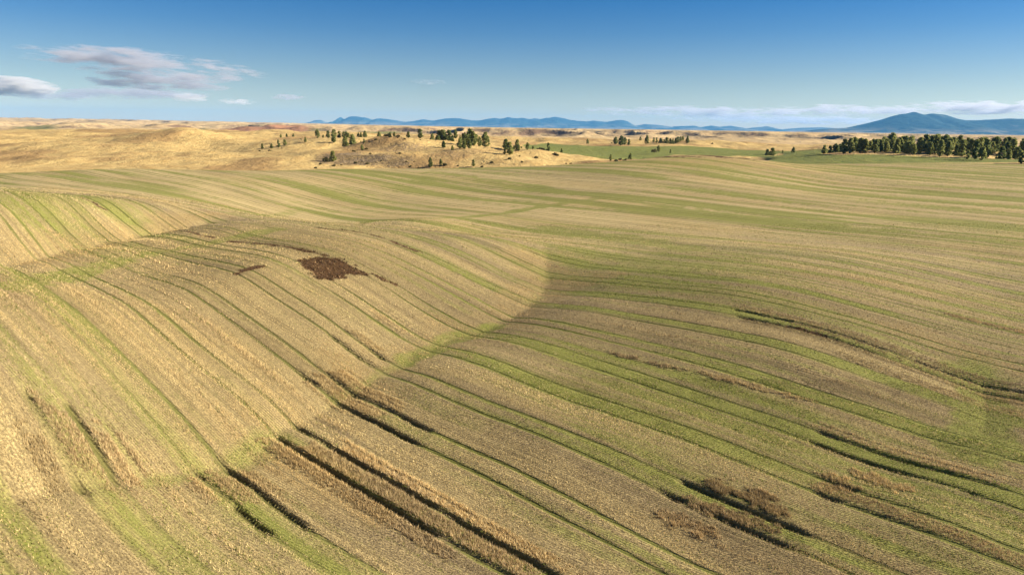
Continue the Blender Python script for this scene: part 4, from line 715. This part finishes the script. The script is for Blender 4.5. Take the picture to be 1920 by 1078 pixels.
for k, lst in clusters.items():
    lst.sort()
    for i, (px, x, y, h) in enumerate(lst):
        if k == 's':
            plant('shrub', random.choice(SHRUBS), x, y, h, 1.15, ordinal(i + 1) + ' low dark shrub from left on the golden pasture', 'shrub', 'shrubs on the pasture')
            continue
        lab, grp = PHRASE[k]
        w2 = len(lst) == 2
        lab = lab.format(('left one' if i == 0 else 'right one') if w2 else ordinal(i + 1))
        plant('pine_tree', random.choice(PINES), x, y, h, random.uniform(1.05, 1.5), lab, 'tree', grp)
# rows of the grove behind the front trees
for i in range(125):
    a = random.random(); x0 = 290 + a * 190; y0 = 610 + random.uniform(-25, 75) - a * 60
    if x0 / y0 < .455: x0 = y0 * random.uniform(.46, .75)
    plant('pine_tree', random.choice(PINES), x0, y0, random.uniform(8.5, 12.5), random.uniform(1.2, 1.7), 'pine half hidden in the back rows of the dark grove', 'tree', 'back rows of the dark pine grove')
for i, (x, y, h) in enumerate(((322, 430, 12), (330, 436, 14), (338, 428, 13), (345, 440, 13), (289, 352, 11), (296, 366, 12), (284, 338, 9))):
    plant('pine_tree', random.choice(PINES), x, y, h, 1.3, 'pine at the right edge throwing a long shadow on the field', 'tree', 'pines at the right edge')
# ------------------------------------------------------------------ clouds: real bodies of vapour far beyond the hills
def cloud_mat(name, dens, thr, seed, flat):
    t = NT(name); tc = t.t.nodes.new('ShaderNodeTexCoord'); p = tc.outputs['Object']; w = t.geo().outputs['Position']
    sp = t.sep(p)
    rr = t.math('ADD', t.math('ADD', t.math('MULTIPLY', sp[0], sp[0]), t.math('MULTIPLY', sp[1], sp[1])), t.math('MULTIPLY', sp[2], sp[2]))
    fall = t.math('SUBTRACT', 1.0, rr)
    ws = t.sep(w)
    q = t.comb(t.math('MULTIPLY_ADD', ws[0], .00055 * flat, seed), t.math('MULTIPLY', ws[1], .00035 * flat), t.math('MULTIPLY_ADD', ws[0], .0001, t.math('MULTIPLY', ws[2], .0030 * flat ** .5)))
    n = t.noise(q, 1.0, 8, .68)
    d = t.math('ADD', t.math('MULTIPLY', fall, .45), t.math('MULTIPLY', t.math('SUBTRACT', n, .5), 3.6))
    d = t.math('MULTIPLY', t.ramp(d, thr, thr + .7), dens * 1.2)
    d = t.math('MULTIPLY', d, t.ramp(fall, 0.0, .35))
    v = t.t.nodes.new('ShaderNodeVolumePrincipled'); v.inputs['Color'].default_value = (.66, .68, .77, 1); v.inputs['Anisotropy'].default_value = .25
    t.t.links.new(d, v.inputs['Density']); t.t.links.new(v.outputs[0], t.out.inputs['Volume']); return t.m
def cloud_mesh():
    V, F = [], []; nu, nv = 24, 12
    for j in range(nv + 1):
        a = math.pi * j / nv
        for i in range(nu): b = 2 * math.pi * i / nu; V.append((1.0 * math.sin(a) * math.cos(b), 1.0 * math.sin(a) * math.sin(b), -math.cos(a)))
    for j in range(nv):
        for i in range(nu): F.append((j * nu + i, j * nu + (i + 1) % nu, (j + 1) * nu + (i + 1) % nu, (j + 1) * nu + i))
    me = bpy.data.meshes.new('cloud'); me.from_pydata(V, [], F); me.validate(); return me
CLOUD_ME = cloud_mesh()
for i, (cx, cy, cz, rx, ry, rz, tilt, dens, thr, flat, label) in enumerate(CLOUDS):
    me = CLOUD_ME.copy(); o = link('cloud', me); o.location = (cx, cy, cz + CZ); o.scale = (rx, ry, rz); o.rotation_euler = (0, R(tilt), 0)
    cm = cloud_mat('cloud_vapour', dens, thr, i * 3.7, flat); me.materials.append(cm)
    if ('white' in label or 'bright' in label) and 'mountain' not in label: cm.node_tree.nodes['Principled Volume'].inputs['Color'].default_value = (.97, .97, .975, 1)
    tag(o, label, 'cloud', 'clouds in the sky')


# ------------------------------------------------------------------ the air
def build_haze():
    x0, x1, y0, y1, z0, z1 = -26000, 26000, -2000, 37000, CZ - 66, CZ + 640
    V = [(x, y, z) for z in (z0, z1) for y in (y0, y1) for x in (x0, x1)]
    F = [(0, 2, 3, 1), (4, 5, 7, 6), (0, 1, 5, 4), (2, 6, 7, 3), (0, 4, 6, 2), (1, 3, 7, 5)]
    me = bpy.data.meshes.new('haze'); me.from_pydata(V, [], F); o = link('haze', me); tag(o, 'thin blue haze over the far land', kind='stuff')
    t = NT('haze_air'); v = t.t.nodes.new('ShaderNodeVolumePrincipled')
    v.inputs['Color'].default_value = (.13, .47, 1.0, 1); v.inputs['Density'].default_value = HAZE_D; v.inputs['Anisotropy'].default_value = 0.0
    t.t.links.new(v.outputs[0], t.out.inputs['Volume']); me.materials.append(t.m); return o
HAZE_D = 1.7e-5
build_haze()
